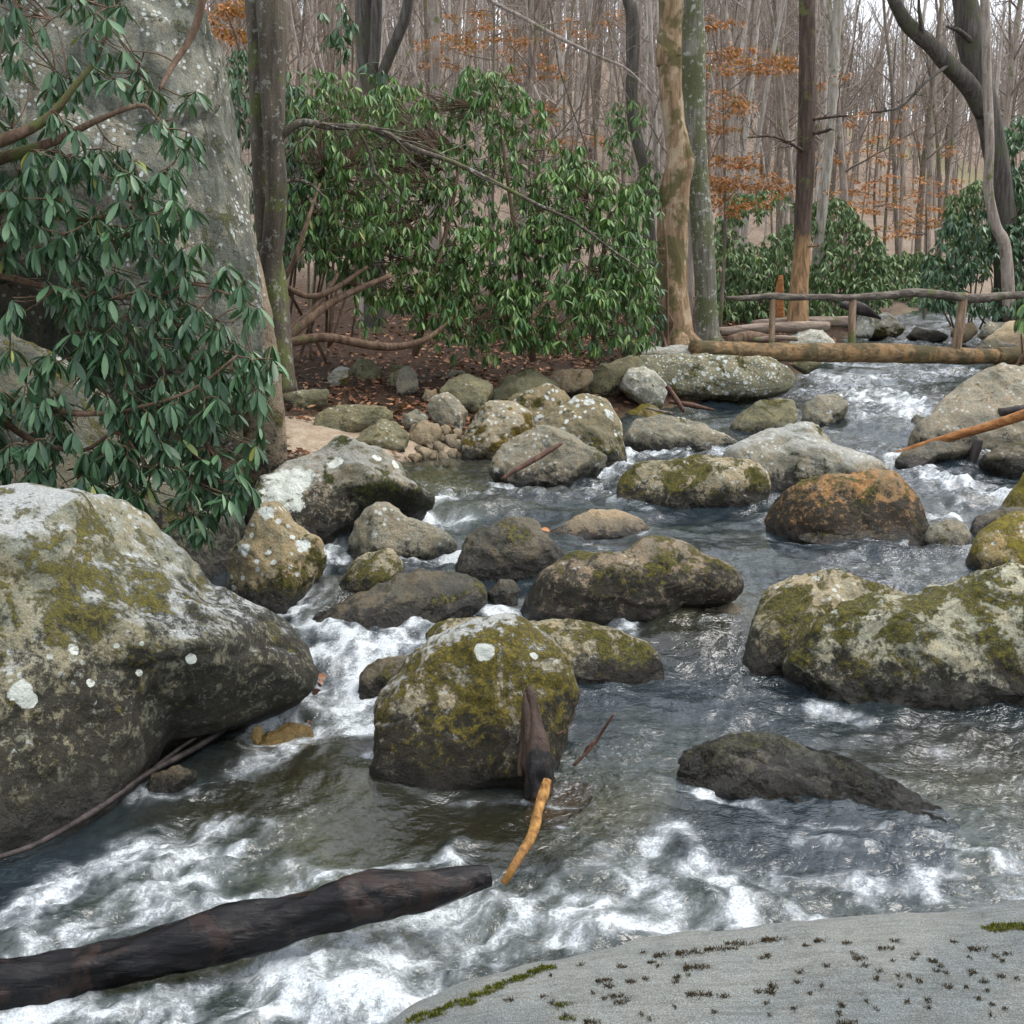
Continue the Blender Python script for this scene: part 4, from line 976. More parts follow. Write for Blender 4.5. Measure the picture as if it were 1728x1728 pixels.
FOAM = [  # polyline of pixels, half width in pixels, strength
    ([(-60, 1725), (120, 1705), (300, 1690), (430, 1660), (560, 1680), (640, 1690)], 46, .95), ([(420, 1640), (560, 1600), (700, 1560), (800, 1520), (870, 1490)], 30, .75),
    ([(560, 1720), (640, 1660), (700, 1620), (800, 1600)], 34, .55), ([(820, 1540), (930, 1500), (1010, 1530), (1080, 1500), (1160, 1540), (1260, 1545), (1380, 1560)], 34, .8),
    ([(960, 1600), (1030, 1585), (1110, 1580), (1250, 1560)], 22, 1.0), ([(300, 1730), (500, 1700), (600, 1720)], 40, .9),
    ([(1380, 1540), (1500, 1520), (1620, 1510), (1728, 1500)], 24, .42), ([(0, 1640), (60, 1600), (140, 1570), (230, 1540), (330, 1530), (300, 1470), (420, 1430)], 34, .72),
    ([(60, 1540), (180, 1470), (260, 1420), (330, 1400), (420, 1400)], 26, .58), ([(240, 1340), (330, 1330), (440, 1290), (470, 1270)], 20, .5),
    ([(330, 1535), (450, 1505), (590, 1472), (680, 1466), (770, 1462)], 11, .9), ([(740, 1470), (775, 1430), (800, 1450)], 12, .6),
    ([(1080, 1510), (1110, 1420), (1140, 1385), (1165, 1400), (1190, 1470), (1240, 1530)], 17, .62), ([(950, 1395), (990, 1430), (1040, 1440), (1100, 1420), (1140, 1390)], 11, .58),
    ([(1180, 1335), (1260, 1350), (1330, 1385), (1420, 1400), (1540, 1410), (1640, 1440)], 10, .62), ([(1480, 1400), (1600, 1390), (1680, 1370), (1740, 1360)], 10, .5), ([(1600, 1430), (1660, 1450), (1700, 1465), (1740, 1440)], 15, .75),
    ([(1400, 1470), (1500, 1480), (1600, 1460)], 20, .4), ([(1340, 1430), (1440, 1440), (1540, 1460)], 12, .42),
    ([(455, 1035), (490, 1020), (520, 995), (555, 965), (570, 930)], 24, .98), ([(500, 1075), (560, 1070), (640, 1075), (700, 1055), (740, 1045)], 22, .82),
    ([(530, 1110), (560, 1150), (570, 1210), (500, 1205), (450, 1215)], 34, .95), ([(600, 1100), (650, 1085), (700, 1075)], 24, .8), ([(590, 1180), (610, 1220), (620, 1240)], 20, .8),
    ([(682, 950), (730, 945), (775, 942)], 15, 1.1), ([(690, 868), (740, 880), (790, 882)], 14, .9), ([(700, 862), (760, 845), (830, 832), (890, 828)], 15, .75),
    ([(880, 820), (960, 805), (1030, 790), (1060, 770), (1110, 755), (1160, 752), (1210, 765)], 14, .78), ([(1060, 760), (1120, 765), (1180, 775)], 9, .5),
    ([(830, 1040), (900, 1052), (980, 1050), (1060, 1062)], 9, .98), ([(740, 1045), (820, 1035), (880, 1042)], 10, .6),
    ([(1430, 650), (1480, 675), (1530, 688), (1560, 682)], 22, .9), ([(1360, 630), (1440, 640), (1540, 640), (1620, 625)], 16, .75), ([(1400, 700), (1450, 690), (1520, 700)], 12, .6),
    ([(1545, 795), (1590, 808), (1640, 822), (1700, 832)], 17, 1.05), ([(1510, 790), (1540, 800)], 8, .9), ([(1600, 860), (1650, 850), (1700, 845)], 10, .6), ([(1560, 870), (1620, 875)], 7, .7), ([(1590, 925), (1640, 930)], 7, .8),
    ([(1440, 590), (1500, 575), (1560, 582), (1640, 575)], 8, .7), ([(1490, 562), (1560, 555), (1620, 562)], 6, .8), ([(1440, 570), (1520, 568)], 8, .5),
    ([(1450, 720), (1530, 700)], 9, .6), ([(1380, 660), (1440, 668), (1500, 660)], 14, .7), ([(1380, 612), (1500, 618), (1620, 608)], 6, .55), ([(1330, 935), (1450, 945), (1560, 940)], 14, .34), ([(1360, 1200), (1450, 1230), (1560, 1260), (1680, 1290)], 22, .28), ([(1200, 1130), (1240, 1180), (1300, 1200)], 16, .3), ([(960, 880), (1080, 900), (1200, 900)], 10, .3), ([(900, 850), (1000, 840), (1100, 870)], 12, .35), ([(0, 1560), (80, 1500), (180, 1440)], 20, .5), ([(400, 1690), (520, 1640), (640, 1600), (740, 1570)], 40, .6), ([(1000, 1470), (1060, 1450), (1090, 1480)], 14, .5), ([(1290, 1480), (1380, 1500), (1480, 1500)], 20, .45), ([(1540, 1480), (1640, 1500), (1720, 1520)], 20, .6), ([(1160, 1480), (1260, 1500), (1360, 1530)], 26, .55), ([(1300, 1400), (1420, 1430), (1560, 1430)], 14, .5), ([(1480, 1540), (1600, 1530), (1740, 1520)], 14, .5), ([(1360, 1180), (1440, 1215), (1520, 1230)], 14, .4), ([(1580, 1310), (1660, 1330), (1740, 1330)], 12, .4), ([(1000, 745), (1040, 775), (960, 800)], 12, .7), ([(560, 1100), (640, 1130), (620, 1180)], 26, .8), ([(640, 1640), (740, 1600), (860, 1570), (940, 1560)], 30, .8), ([(120, 1720), (260, 1700), (380, 1660), (520, 1620), (660, 1580), (780, 1530)], 34, .7), ([(660, 1720), (760, 1650), (880, 1620), (980, 1610)], 26, .6), ([(360, 1480), (440, 1450), (520, 1470)], 20, .5), ([(60, 1600), (200, 1530), (340, 1470)], 30, .6), ([(120, 1640), (60, 1690), (0, 1710)], 30, .7), ([(1180, 1600), (1300, 1575), (1420, 1565)], 12, .7), ([(1640, 760), (1660, 775)], 8, .8), ([(1480, 995), (1540, 1000)], 6, .8), ([(880, 1355), (940, 1362), (1000, 1360)], 5, .6), ([(620, 1290), (700, 1318), (800, 1322), (920, 1300)], 6, .3),  # besides real foam, faint strips over the mid pools paint in sky-reflection brightness
]
foam = np.zeros_like(X)
for pts, hw, st in FOAM:
    W3 = np.array([on_water(*p) for p in pts])
    m = max(6, 5 * len(pts))
    W3 = spline(W3, m)
    dist = np.linalg.norm(W3 - CAM, axis=1)
    wr = hw * 1.35 * dist / FOC
    x0, x1 = W3[:, 0].min() - 1.5, W3[:, 0].max() + 1.5; y0, y1 = W3[:, 1].min() - 2.5, W3[:, 1].max() + 2.5
    sel = np.nonzero((X > x0) & (X < x1) & (Y > y0) & (Y < y1))[0]
    best = np.zeros(len(sel))
    for k in range(m - 1):
        a, b = W3[k, :2], W3[k + 1, :2]
        ab = b - a
        tt = np.clip(((X[sel] - a[0]) * ab[0] + (Y[sel] - a[1]) * ab[1]) / (ab @ ab + 1e-9), 0, 1)
        # a band seen at a low angle is longer up the stream than across it
        ys = np.clip(dist[k] / (CAM[2] - W3[k, 2] + .3), 1.0, 6) * .55
        d2 = ((X[sel] - a[0] - tt * ab[0]) ** 2 + ((Y[sel] - a[1] - tt * ab[1]) / ys) ** 2) / wr[k] ** 2
        best = np.maximum(best, np.exp(-d2 * .75))
    foam[sel] = 1 - (1 - foam[sel]) * (1 - np.clip(best * st * .9, 0, .97))
ringf = np.zeros_like(X)
for (rx_, ry_, ra, rb) in ROCKS:
    sel = np.nonzero((np.abs(X - rx_) < ra + .6) & (np.abs(Y - ry_) < rb + .8))[0]
    d = np.hypot((X[sel] - rx_) / (ra + .02), (Y[sel] - ry_) / (rb + .02))
    ringf[sel] = np.maximum(ringf[sel], np.exp(-((d - 1.02) / .12) ** 2) * .22)
turb = np.clip(foam * 1.1 + .18, 0, 1.1)
wobh = np.stack([X * .85 + .10 * perlin(P3 * 2.3 + 88), Y * 1.25 + .10 * perlin(P3 * 2.3 + 98), np.zeros_like(X)], 1)
ruf = np.maximum(sstep(-.30, .35, perlin(P3 * [.9, .55, 1] + 71) + .5 * perlin(P3 * [2.2, 1.3, 1] + 5)), np.clip(foam * 1.5, 0, 1))
chop = perlin(wobh * 2.6 + 3) * .030 + perlin(wobh * 5.6 + 9) * .017 + perlin(wobh * 11.5 + 1) * .0085 + perlin(wobh * 23 + 6) * .0042
h = .040 * fbm(P3 * 1.1 + 2, 2) + chop * (1.05 + .8 * turb) * (.45 + .85 * ruf) + .004 * S2 * (.5 + turb) + .0012 * S1
h = h + .016 * foam * np.maximum(0, perlin(P3 * 6 + 9))
# smooth water swelling over hidden rocks
for (px_, py_, ax, ay, hh) in [(670, 1000, .55, .45, .10), (880, 920, .35, .30, .10), (1150, 1060, .45, .50, .10), (1480, 720, .5, .6, .10), (1590, 775, .5, .5, .10), (1420, 930, 1.2, .5, .03), (640, 1070, .35, .30, .08), (1050, 860, .6, .35, .05), (820, 860, .5, .5, .06), (560, 1290, .6, .4, .06), (1500, 1450, .8, .5, .05), (1040, 1590, .25, .2, .09), (560, 1700, .3, .22, .07), (1260, 1550, .3, .25, .07)]:
    q = on_water(px_, py_)
    h = h + hh * np.exp(-(((X - q[0]) / ax) ** 2 + ((Y - q[1]) / ay) ** 2))
amp = np.clip(Y / 9, .8, 1.3)
Zw = Z0 + h * amp
# froth gathers in threads and cells, torn by the chop
wob = np.stack([X + .16 * perlin(P3 * 2.1 + 8) + .05 * perlin(P3 * 6 + 2), Y + .16 * perlin(P3 * 2.1 + 48) + .05 * perlin(P3 * 6 + 52), np.zeros_like(X)], 1) * [1.25, .85, 1]
lace = 1 - 2.6 * (np.abs(perlin(wob * 3.2 + 21)) + .6 * np.abs(perlin(wob * 7.1 + 4)) + .4 * np.abs(perlin(wob * 15 + 14)) + .25 * np.abs(perlin(wob * 31 + 24)))
lace = np.clip(lace + .35, -1.2, 1)
patch = fbm(P3 * 1.9 + 33, 3)
S4 = streaks(coarse, .03, 4)
fm = foam * .76 + ringf + (.30 * lace + .30 * patch + .10 * S4) * np.clip(foam * 1.7 + ringf * 2.2 + .05, 0, 1)
fm = np.clip(fm, 0, 1.5)
keepv = (bank_d(WXg, WYg) < .6)
kf = (keepv[:-1, :-1] & keepv[1:, 1:]).ravel()
F = grid_faces(nr, nc, kf)
used, inv = np.unique(F.ravel(), return_inverse=True)
me = make_mesh('stream_water', np.stack([X, Y, Zw], 1)[used], inv.reshape(-1, 4))
add_attr(me, 'foam', fm[used])
add_attr(me, 'streak', S1[used])
add_attr(me, 'ruffle', ruf[used])
shal = np.zeros_like(X)
for (px_, py_, ax, ay) in [(560, 1330, .8, .6), (680, 1400, .7, .5), (420, 1360, .5, .5), (820, 1400, .5, .4), (500, 1250, .4, .35), (760, 810, .9, 1.1), (950, 1370, .5, .3), (1640, 1290, .6, .5), (600, 1010, .5, .4), (1180, 1060, .5, .5)]:
    q = on_water(px_, py_)
    shal = np.maximum(shal, np.exp(-(((X - q[0]) / ax) ** 2 + ((Y - q[1]) / ay) ** 2)))
add_attr(me, 'shallow', (shal * np.clip(1 - foam, .2, 1))[used])
water = link('stream_water', me, M['water'])
tag(water, kind='structure')

# ------------------------------------------------------------------ wood: logs, sticks, bridge
def px_path(pts, n=30, scale=1.0):
    """rows (px, py, width_px, Y) -> smooth world path and radii"""
    rows = []
    for px, py, w, Yd in pts:
        p = at(px, py, Yd)
        rows.append((*p, w * .5 * np.linalg.norm(p - CAM) / FOC * scale))
    q = spline(rows, n)
    return q[:, :3], np.maximum(q[:, 3], .001)


def wood(name, label, pts, mat, cat='log', n=40, sides=14, rough=.12, group=None, extra=(), rfreq=6.0):
    path, rad = px_path(pts, n)
    o = path.mean(0); o[2] = path[:, 2].min()
    mb = MB(); mb.tube(path, rad, sides, rough, seed=pts[0][0] * .1, rfreq=rfreq)
    for ex in extra:
        p2, r2 = px_path(ex, 14)
        mb.tube(p2, r2, 7, .12, seed=ex[0][0] * .3)
    return tag(link(name, mb.mesh(name, o), mat, None, o), label, cat, group)


def yw(px, py, up=0.0):
    return on_water(px, py, up)[1]

wood('driftwood_log', 'thick black waterlogged trunk lying across the foaming foreground', [(-160, 1715, 79, 4.05), (0, 1668, 76, 4.15), (110, 1645, 69, 4.22), (202, 1624, 67, 4.28), (300, 1600, 77, 4.33), (405, 1572, 83, 4.4), (470, 1556, 74, 4.44), (527, 1541, 71, 4.48), (600, 1518, 83, 4.53), (690, 1508, 65, 4.58), (760, 1494, 54, 4.62), (800, 1484, 44, 4.65), (826, 1478, 34, 4.67)], M['log_wet'], n=150, sides=40, rough=.22, rfreq=12)
wood('leaning_stump', 'dark broken stump leaning against the mossy lichen-disc boulder', [(893, 1158, 8, 6.02), (895, 1172, 20, 6.0), (900, 1215, 32, 5.96), (906, 1265, 46, 5.9), (910, 1305, 50, 5.84), (914, 1345, 46, 5.80)], M['stump'], cat='stump', n=70, sides=26, rough=.45, rfreq=11,
     extra=[[(886, 1235, 8, 5.95), (880, 1270, 12, 5.9), (878, 1310, 12, 5.84)], [(885, 1168, 4, 5.98), (888, 1195, 13, 5.95), (893, 1240, 20, 5.90), (896, 1300, 22, 5.82)], [(908, 1190, 4, 5.98), (912, 1235, 14, 5.92), (920, 1290, 18, 5.82)]])
wood('orange_stick', 'bright orange peeled stick poking out of the water', [(924, 1316, 14, 5.45), (917, 1340, 18, 5.40), (908, 1370, 16, 5.32), (903, 1392, 18, 5.27), (890, 1425, 15, 5.17), (866, 1464, 14, 5.02), (850, 1490, 12, 5.0)], M['stick_orange'], cat='stick', n=50, sides=16, rough=.22, rfreq=22)
wood('trapped_branch', 'thin dark branch caught along the foot of the huge boulder', [(-20, 1452, 9, 5.15), (60, 1425, 10, 5.3), (160, 1368, 11, 5.6), (250, 1305, 10, 6.0), (330, 1262, 10, 6.35), (410, 1212, 9, 6.75), (480, 1188, 6, 7.0)], M['stick_dark'], cat='branch', n=40, sides=7,
     extra=[[(250, 1305, 8, 6.0), (300, 1265, 7, 6.3), (350, 1232, 4, 6.5)]])
wood('red_twig', 'reddish twig lying against the left side of the mossy boulder', [(518, 1216, 9, 6.8), (540, 1238, 12, 6.68), (566, 1248, 9, 6.6), (600, 1262, 9, 6.48), (632, 1285, 6, 6.3)], M['stick_red'], cat='twig', n=24, sides=7, extra=[[(540, 1238, 8, 6.68), (570, 1240, 6, 6.66), (590, 1250, 3, 6.6)]])
wood('forked_twig', 'thin reddish twig sticking up right of the leaning stump', [(1035, 1205, 4, 6.15), (1018, 1232, 5, 6.2), (1000, 1258, 6, 6.2), (968, 1292, 6, 6.15)], M['stick_red'], cat='twig', n=20, sides=6, extra=[[(1005, 1250, 5, 6.2), (992, 1262, 7, 6.2), (985, 1275, 4, 6.2)], [(940, 1240, 2.5, 6.1), (960, 1225, 2.5, 6.2), (972, 1200, 2, 6.2)]])
wood('broken_stick', 'dark broken stick lying across the rock beside the rapid', [(846, 808, 5, 12.0), (880, 788, 9, 12.1), (915, 768, 10, 12.2), (948, 748, 5, 12.35)], M['stick_red'], cat='stick', n=24, sides=8, rough=.2)
wood('orange_pole', 'orange barkless pole sloping down to the water at the right edge', [(1504, 767, 5, 13.6), (1560, 750, 11, 13.5), (1620, 733, 14, 13.4), (1680, 716, 16, 13.3), (1760, 690, 18, 13.1), (1900, 645, 19, 12.8)], M['plank'], cat='pole', n=40, sides=10, rough=.12)
wood('dark_beam', 'dark broken beam above the orange pole', [(1686, 696, 14, 13.7), (1728, 690, 15, 13.7), (1790, 682, 15, 13.7), (1900, 668, 16, 13.7)], M['stick_dark'], cat='beam', n=16, sides=6, rough=.2)
wood('stub_snag', 'short dark stub of wood standing in the water by the orange pole', [(1652, 742, 14, 13.2), (1648, 758, 17, 13.2), (1640, 782, 12, 13.2)], M['stick_dark'], cat='stump', n=12, sides=8, rough=.3)
wood('wedged_branch', 'short brown branch wedged beneath the bridge slab', [(1126, 652, 8, 16.6), (1140, 672, 10, 16.5), (1154, 694, 7, 16.4)], M['stick_red'], cat='branch', n=12, sides=7)
wood('wedged_board', 'reddish broken board under the overhanging slab', [(1130, 678, 7, 17.0), (1165, 683, 9, 16.9), (1206, 692, 4, 16.8)], M['stick_red'], cat='board', n=14, sides=6, rough=.4)
wood('bank_stick', 'pale stick resting on the yellow-mossed stone', [(1090, 688, 4, 16.4), (1118, 695, 5, 16.3), (1134, 698, 4, 16.2)], M['stem_pale'], cat='stick', n=10, sides=6)
wood('fallen_log', 'pale barkless log lying behind the bridge near the first post', [(1212, 560, 14, 22.4), (1260, 556, 17, 22.5), (1330, 552, 18, 22.6), (1398, 551, 17, 22.7)], M['far_log'], n=30, group='logs fallen beyond the bridge')
wood('fallen_log', 'longer brown log lying behind the pale barkless one', [(1270, 548, 15, 24.2), (1340, 543, 16, 24.4), (1440, 543, 18, 24.6)], M['far_log'], n=30, group='logs fallen beyond the bridge')
wood('fallen_log', 'short rotten log end beneath the pale barkless log', [(1232, 578, 22, 21.6), (1262, 570, 24, 21.8), (1300, 572, 14, 22)], M['stem'], n=20, group='logs fallen beyond the bridge')
wood('fallen_log', 'splintered pale plank of wood low behind the first bridge post', [(1272, 574, 8, 21.4), (1310, 570, 9, 21.5), (1345, 572, 8, 21.6)], M['far_log'], n=16, group='logs fallen beyond the bridge')
wood('rotten_root', 'dark red rotten root mass behind the middle bridge post', [(1418, 514, 12, 27), (1450, 522, 20, 27), (1486, 538, 5, 27)], M['stick_dark'], cat='root', n=24, rough=.55, rfreq=4)
wood('snag', 'short orange broken snag beside the peeled dark trunk', [(1318, 465, 8, 24.6), (1316, 485, 13, 24.6), (1316, 515, 14, 24.6), (1318, 540, 16, 24.6)], M['plank'], cat='stump', n=14, rough=.2)

p0 = at(1425, 604, 19.6)
br = thing('footbridge', 'rustic log footbridge with a crooked pole handrail over the stream', 'bridge', p0)
def bpart(name, pts, mat, n=40, sides=16, rough=.08, squash=None, label=None):
    path, rad = px_path(pts, n)
    mb = MB(); mb.tube(path, rad, sides, rough, seed=pts[0][0] * .07, squash=squash)
    o = link(name, mb.mesh(name, p0), mat, br)
    if label: o['label'] = label
    return o
bpart('deck_log', [(1169, 589, 29, 18.4), (1230, 592, 31, 18.7), (1300, 594, 30, 19.0), (1400, 595, 30, 19.4), (1500, 596, 31, 19.9), (1600, 600, 27, 20.4), (1679, 601, 24, 20.8)], M['bridge_log'], n=70, sides=22, rough=.10)
bpart('deck_log', [(1681, 601, 27, 20.8), (1740, 599, 29, 21.1), (1830, 596, 29, 21.5)], M['bridge_log'], n=24, sides=20)
bpart('handrail', [(1226, 503, 7, 18.9), (1262, 503, 10, 19.05), (1300, 500, 11, 19.2), (1345, 502, 11, 19.35), (1395, 501, 10, 19.55), (1440, 502, 11, 19.75), (1490, 499, 13, 19.95), (1545, 494, 14, 20.2), (1600, 499, 14, 20.4), (1650, 504, 15, 20.65), (1690, 500, 13, 20.8), (1740, 497, 12, 21.05), (1830, 496, 12, 21.4)], M['bridge_rail'], n=90, sides=12, rough=.18)
for pts in ([(1304, 496, 9, 19.22), (1303, 540, 10, 19.22), (1302, 590, 10, 19.2)], [(1440, 498, 12, 19.78), (1438, 540, 12, 19.75), (1437, 592, 12, 19.7)], [(1627, 494, 13, 20.55), (1620, 545, 15, 20.5), (1613, 596, 15, 20.45)]):
    bpart('post', pts, M['bridge_post'], n=14, sides=10, rough=.1)

# ------------------------------------------------------------------ trees with a shape of their own
rngT = np.random.default_rng(77)


def grow(mb, p, d, L, r, level, rng, sides=(7, 5, 4, 3), kids=(9, 7, 5), wander=.25, lift=.12, segs=(9, 7, 5, 3), mid=None, mb2=None):
    n = segs[min(level, 3)]
    pts = [np.array(p, float)]
    d = np.array(d, float) / np.linalg.norm(d)
    for k in range(n):
        d = d + rng.normal(size=3) * wander / n ** .5 + np.array([0, 0, lift / n])
        d /= np.linalg.norm(d)
        pts.append(pts[-1] + d * L / n)
    pts = np.array(pts)
    rad = np.linspace(r, r * .28, n + 1)
    mb.tube(pts, rad, sides[min(level, 3)], cap=False)
    if level >= 3: return
    for k in range(kids[level] if level < len(kids) else 4):
        t_ = rng.uniform(.25, 1.0) * n
        i = min(int(t_), n - 1)
        q = pts[i] + (pts[i + 1] - pts[i]) * (t_ - i)
        dd = (pts[i + 1] - pts[i]); dd /= np.linalg.norm(dd)
        side = rng.normal(size=3); side -= dd * (side @ dd); side /= np.linalg.norm(side) + 1e-9
        grow(mb, q, dd * rng.uniform(.4, .9) + side * rng.uniform(.5, 1.0), L * rng.uniform(.35, .6), rad[i] * .55, level + 1, rng, sides, kids, wander, lift, segs)


def tree(name, label, stems, mat, branches=(), n=60, sides=18, rough=.07, twigs=None, group=None, roots=0, topfork=True, twmat='twig', rfreq=5.0, crownlab=None):
    """stems: list of pixel paths (bottom last); extended into the ground and up beyond the frame."""
    foot = None
    mb = MB(); tops = []
    for sp in stems:
        path, rad = px_path(sp, n)
        if foot is None: foot = path[-1].copy()
        mb.tube(path, rad, sides, rough, seed=sp[0][0] * .13, rfreq=rfreq)
        tops.append((path, rad))
    path, rad = tops[0]
    if roots:
        for k in range(roots):
            a = k * 2 * math.pi / roots + .4
            dr = np.array([math.cos(a), math.sin(a), 0])
            q0 = path[-1] + dr * rad[-1] * .3 + np.array([0, 0, .35]); q1 = path[-1] + dr * rad[-1] * 1.3 + np.array([0, 0, .06]); q2 = path[-1] + dr * rad[-1] * 2.3 - np.array([0, 0, .15])
            mb.tube(spline([q0, q1, q2], 8), np.linspace(rad[-1] * .5, rad[-1] * .15, 8), 8, .1)
    root = thing(name, label, 'tree', foot, group)
    link('trunk', mb.mesh('trunk', foot), mat, root)
    rng = np.random.default_rng(int(abs(stems[0][0][0])) + 5)
    if branches:
        for bpts in branches:
            bm = MB()
            p2, r2 = px_path(bpts, 30)
            bm.tube(p2, r2, 8, .08, seed=bpts[0][0])
            blen = np.linalg.norm(np.diff(p2, axis=0), axis=1).sum()
            for k in range(int(4 + blen * 5)):
                i = rng.integers(6, len(p2) - 1)
                dd = p2[i] - p2[i - 1]; dd /= np.linalg.norm(dd)
                sd = rng.normal(size=3) * .8
                grow(bm, p2[i], dd + sd, min(blen * .3, rng.uniform(.25, .9)), r2[i] * .3 + .002, 2, rng, kids=(0, 0, 3), lift=.1)
            link('branch', bm.mesh('branch', foot), mat, root)
    cm = MB()
    for (path, rad) in tops[:2]:
        top = path[0]; d = path[0] - path[3]; d /= np.linalg.norm(d)
        for k in range(twigs if twigs is not None else 5):
            grow(cm, top - d * .1, d * 1.2 + rng.normal(size=3) * .55, rng.uniform(3.0, 5.0), rad[0] * .55, 1, rng, lift=.35)
    if cm.n:
        link('crown', cm.mesh('crown', foot), M[twmat], root)
    return root


tree('twin_tree', 'pair of entwined grey-brown trunks beside the giant boulder', [
    [(455, -330, 44, 14.2), (458, -60, 50, 14.1), (461, 60, 46, 14.0), (460, 150, 40, 14.0), (463, 240, 34, 13.9), (467, 320, 34, 13.85), (462, 400, 36, 13.9), (456, 450, 36, 13.95), (462, 520, 42, 14.0), (470, 600, 46, 14.0), (474, 660, 54, 14.0)],
    [(420, -330, 32, 14.5), (430, -60, 36, 14.4), (438, 60, 38, 14.35), (444, 160, 44, 14.3), (447, 260, 44, 14.3), (447, 340, 38, 14.25), (455, 420, 38, 14.2), (468, 500, 36, 14.15), (476, 600, 36, 14.1), (480, 660, 40, 14.1)]],
    M['bark_left'], twigs=3, branches=[
    [(468, 236, 14, 13.9), (488, 218, 13, 13.9), (512, 206, 12, 13.9), (560, 214, 11, 13.9), (612, 214, 10, 13.95), (650, 225, 10, 14.0), (700, 252, 9, 14.05), (760, 272, 8, 14.1), (830, 305, 7, 14.2), (900, 342, 6, 14.3), (970, 375, 5, 14.4), (1030, 420, 4, 14.5), (1075, 450, 2.5, 14.6)],
    [(598, 214, 7, 13.95), (612, 232, 6, 13.95), (625, 262, 6, 14.0), (632, 290, 6, 14.0), (655, 315, 5, 14.05), (672, 330, 3, 14.1)],
    [(470, 310, 8, 13.9), (500, 304, 6, 13.9), (525, 312, 5, 14), (550, 335, 3, 14)]])
tree('sycamore', 'tan patchy-barked sycamore with burls at the bridge end', [[(1118, -500, 26, 20.4), (1130, -100, 34, 20.2), (1132, 0, 37, 20.2), (1130, 60, 36, 20.2), (1128, 95, 42, 20.2), (1132, 115, 36, 20.2), (1134, 180, 35, 20.2), (1142, 240, 38, 20.2), (1148, 275, 46, 20.2), (1140, 310, 48, 20.2), (1135, 380, 50, 20.2), (1134, 460, 50, 20.1), (1136, 530, 58, 20.0), (1136, 580, 76, 20.0), (1136, 606, 88, 20.0)]],
    M['bark_sycamore'], roots=7, rough=.14, n=90, sides=24, rfreq=7)
tree('mossy_tree', 'straight grey-green mossy trunk just behind the tan sycamore', [[(1158, -500, 30, 21), (1164, -80, 38, 20.9), (1168, 40, 38, 20.9), (1168, 100, 42, 20.9), (1172, 160, 36, 20.9), (1170, 210, 40, 20.9), (1178, 300, 34, 20.9), (1186, 400, 36, 20.8), (1191, 500, 36, 20.8), (1193, 560, 40, 20.8), (1193, 592, 46, 20.8)]], M['bark_green'], rough=.08, roots=4)
tree('peeled_tree', 'dark slender trunk with orange peeled base beyond the bridge', [[(1368, -500, 18, 24.4), (1362, -60, 24, 24.3), (1362, 60, 25, 24.3), (1362, 160, 27, 24.3), (1360, 260, 29, 24.3), (1356, 350, 28, 24.3), (1352, 440, 28, 24.2), (1348, 500, 32, 24.1), (1346, 560, 37, 24.0)]], M['bark_dark'],
    branches=[[(1356, 255, 6, 24.2), (1330, 240, 5, 23.8), (1300, 230, 4, 23.6), (1262, 232, 3, 23.4)], [(1372, 225, 7, 24.2), (1390, 222, 5, 24), (1402, 218, 4, 23.8)], [(1368, 202, 5, 24.2), (1400, 198, 4, 24), (1430, 195, 2.5, 23.8)], [(1364, 416, 4, 24), (1382, 414, 3, 23.8)]])
tree('pale_sycamore', 'slim mottled cream trunk right of the dark peeled one', [[(1432, -400, 12, 31), (1418, -40, 17, 31), (1410, 60, 15, 31), (1408, 110, 16, 31), (1405, 170, 14, 31), (1402, 210, 15, 31), (1396, 280, 15, 31), (1388, 350, 16, 31), (1380, 430, 17, 31), (1374, 520, 18, 31)]], M['bark_pale'], n=50,
    branches=[[(1408, 100, 7, 31), (1400, 60, 6, 31), (1392, 10, 5, 31), (1370, -60, 4, 31)]])
tree('old_oak', 'big dark oak forking over the stream at the top right', [
    [(1612, -300, 34, 27), (1624, -60, 34, 27), (1632, 30, 38, 27), (1640, 80, 40, 27), (1652, 130, 38, 27), (1668, 200, 36, 27), (1684, 280, 36, 27), (1692, 360, 38, 27), (1700, 440, 42, 27), (1704, 540, 50, 27)],
    [(1440, -140, 10, 25.6), (1490, -50, 15, 26), (1510, 5, 18, 26.2), (1535, 45, 22, 26.4), (1570, 75, 24, 26.5), (1600, 108, 27, 26.6), (1635, 145, 30, 26.8), (1662, 190, 30, 26.95)]],
    M['bark_oak'], rough=.1, branches=[[(1560, 68, 6, 26.4), (1552, 30, 5, 26.2), (1550, -20, 4, 26)], [(1640, 70, 9, 26.8), (1615, 50, 7, 26.5), (1598, 45, 4, 26.2)], [(1600, 110, 6, 26.5), (1560, 140, 5, 26), (1520, 180, 4, 25.8), (1470, 190, 3, 25.6)]])
tree('leaning_sapling', 'slim grey-brown trunk crossing in front of the big forked oak', [[(1652, -300, 10, 25.6), (1660, -40, 13, 25.5), (1664, 60, 13, 25.5), (1666, 150, 14, 25.5), (1670, 240, 14, 25.5), (1668, 320, 15, 25.5), (1680, 380, 16, 25.5), (1696, 420, 18, 25.5), (1704, 540, 20, 25.5)]], M['bark_far'], twigs=4)
tree('double_tree', 'dark double trunk rising behind the tall rhododendron', [
    [(612, -300, 24, 22.5), (616, -40, 26, 22.5), (614, 40, 28, 22.5), (618, 110, 26, 22.5), (626, 170, 26, 22.5), (630, 300, 30, 22.5), (632, 590, 36, 22.5)],
    [(634, -300, 15, 22.3), (636, -40, 18, 22.3), (634, 60, 17, 22.3), (628, 130, 18, 22.4), (630, 220, 20, 22.5)],
    [(706, -120, 13, 22), (688, 10, 17, 22.1), (672, 60, 17, 22.2), (655, 100, 17, 22.3), (638, 150, 18, 22.4), (630, 220, 20, 22.5)]], M['bark_oak'], twigs=4)
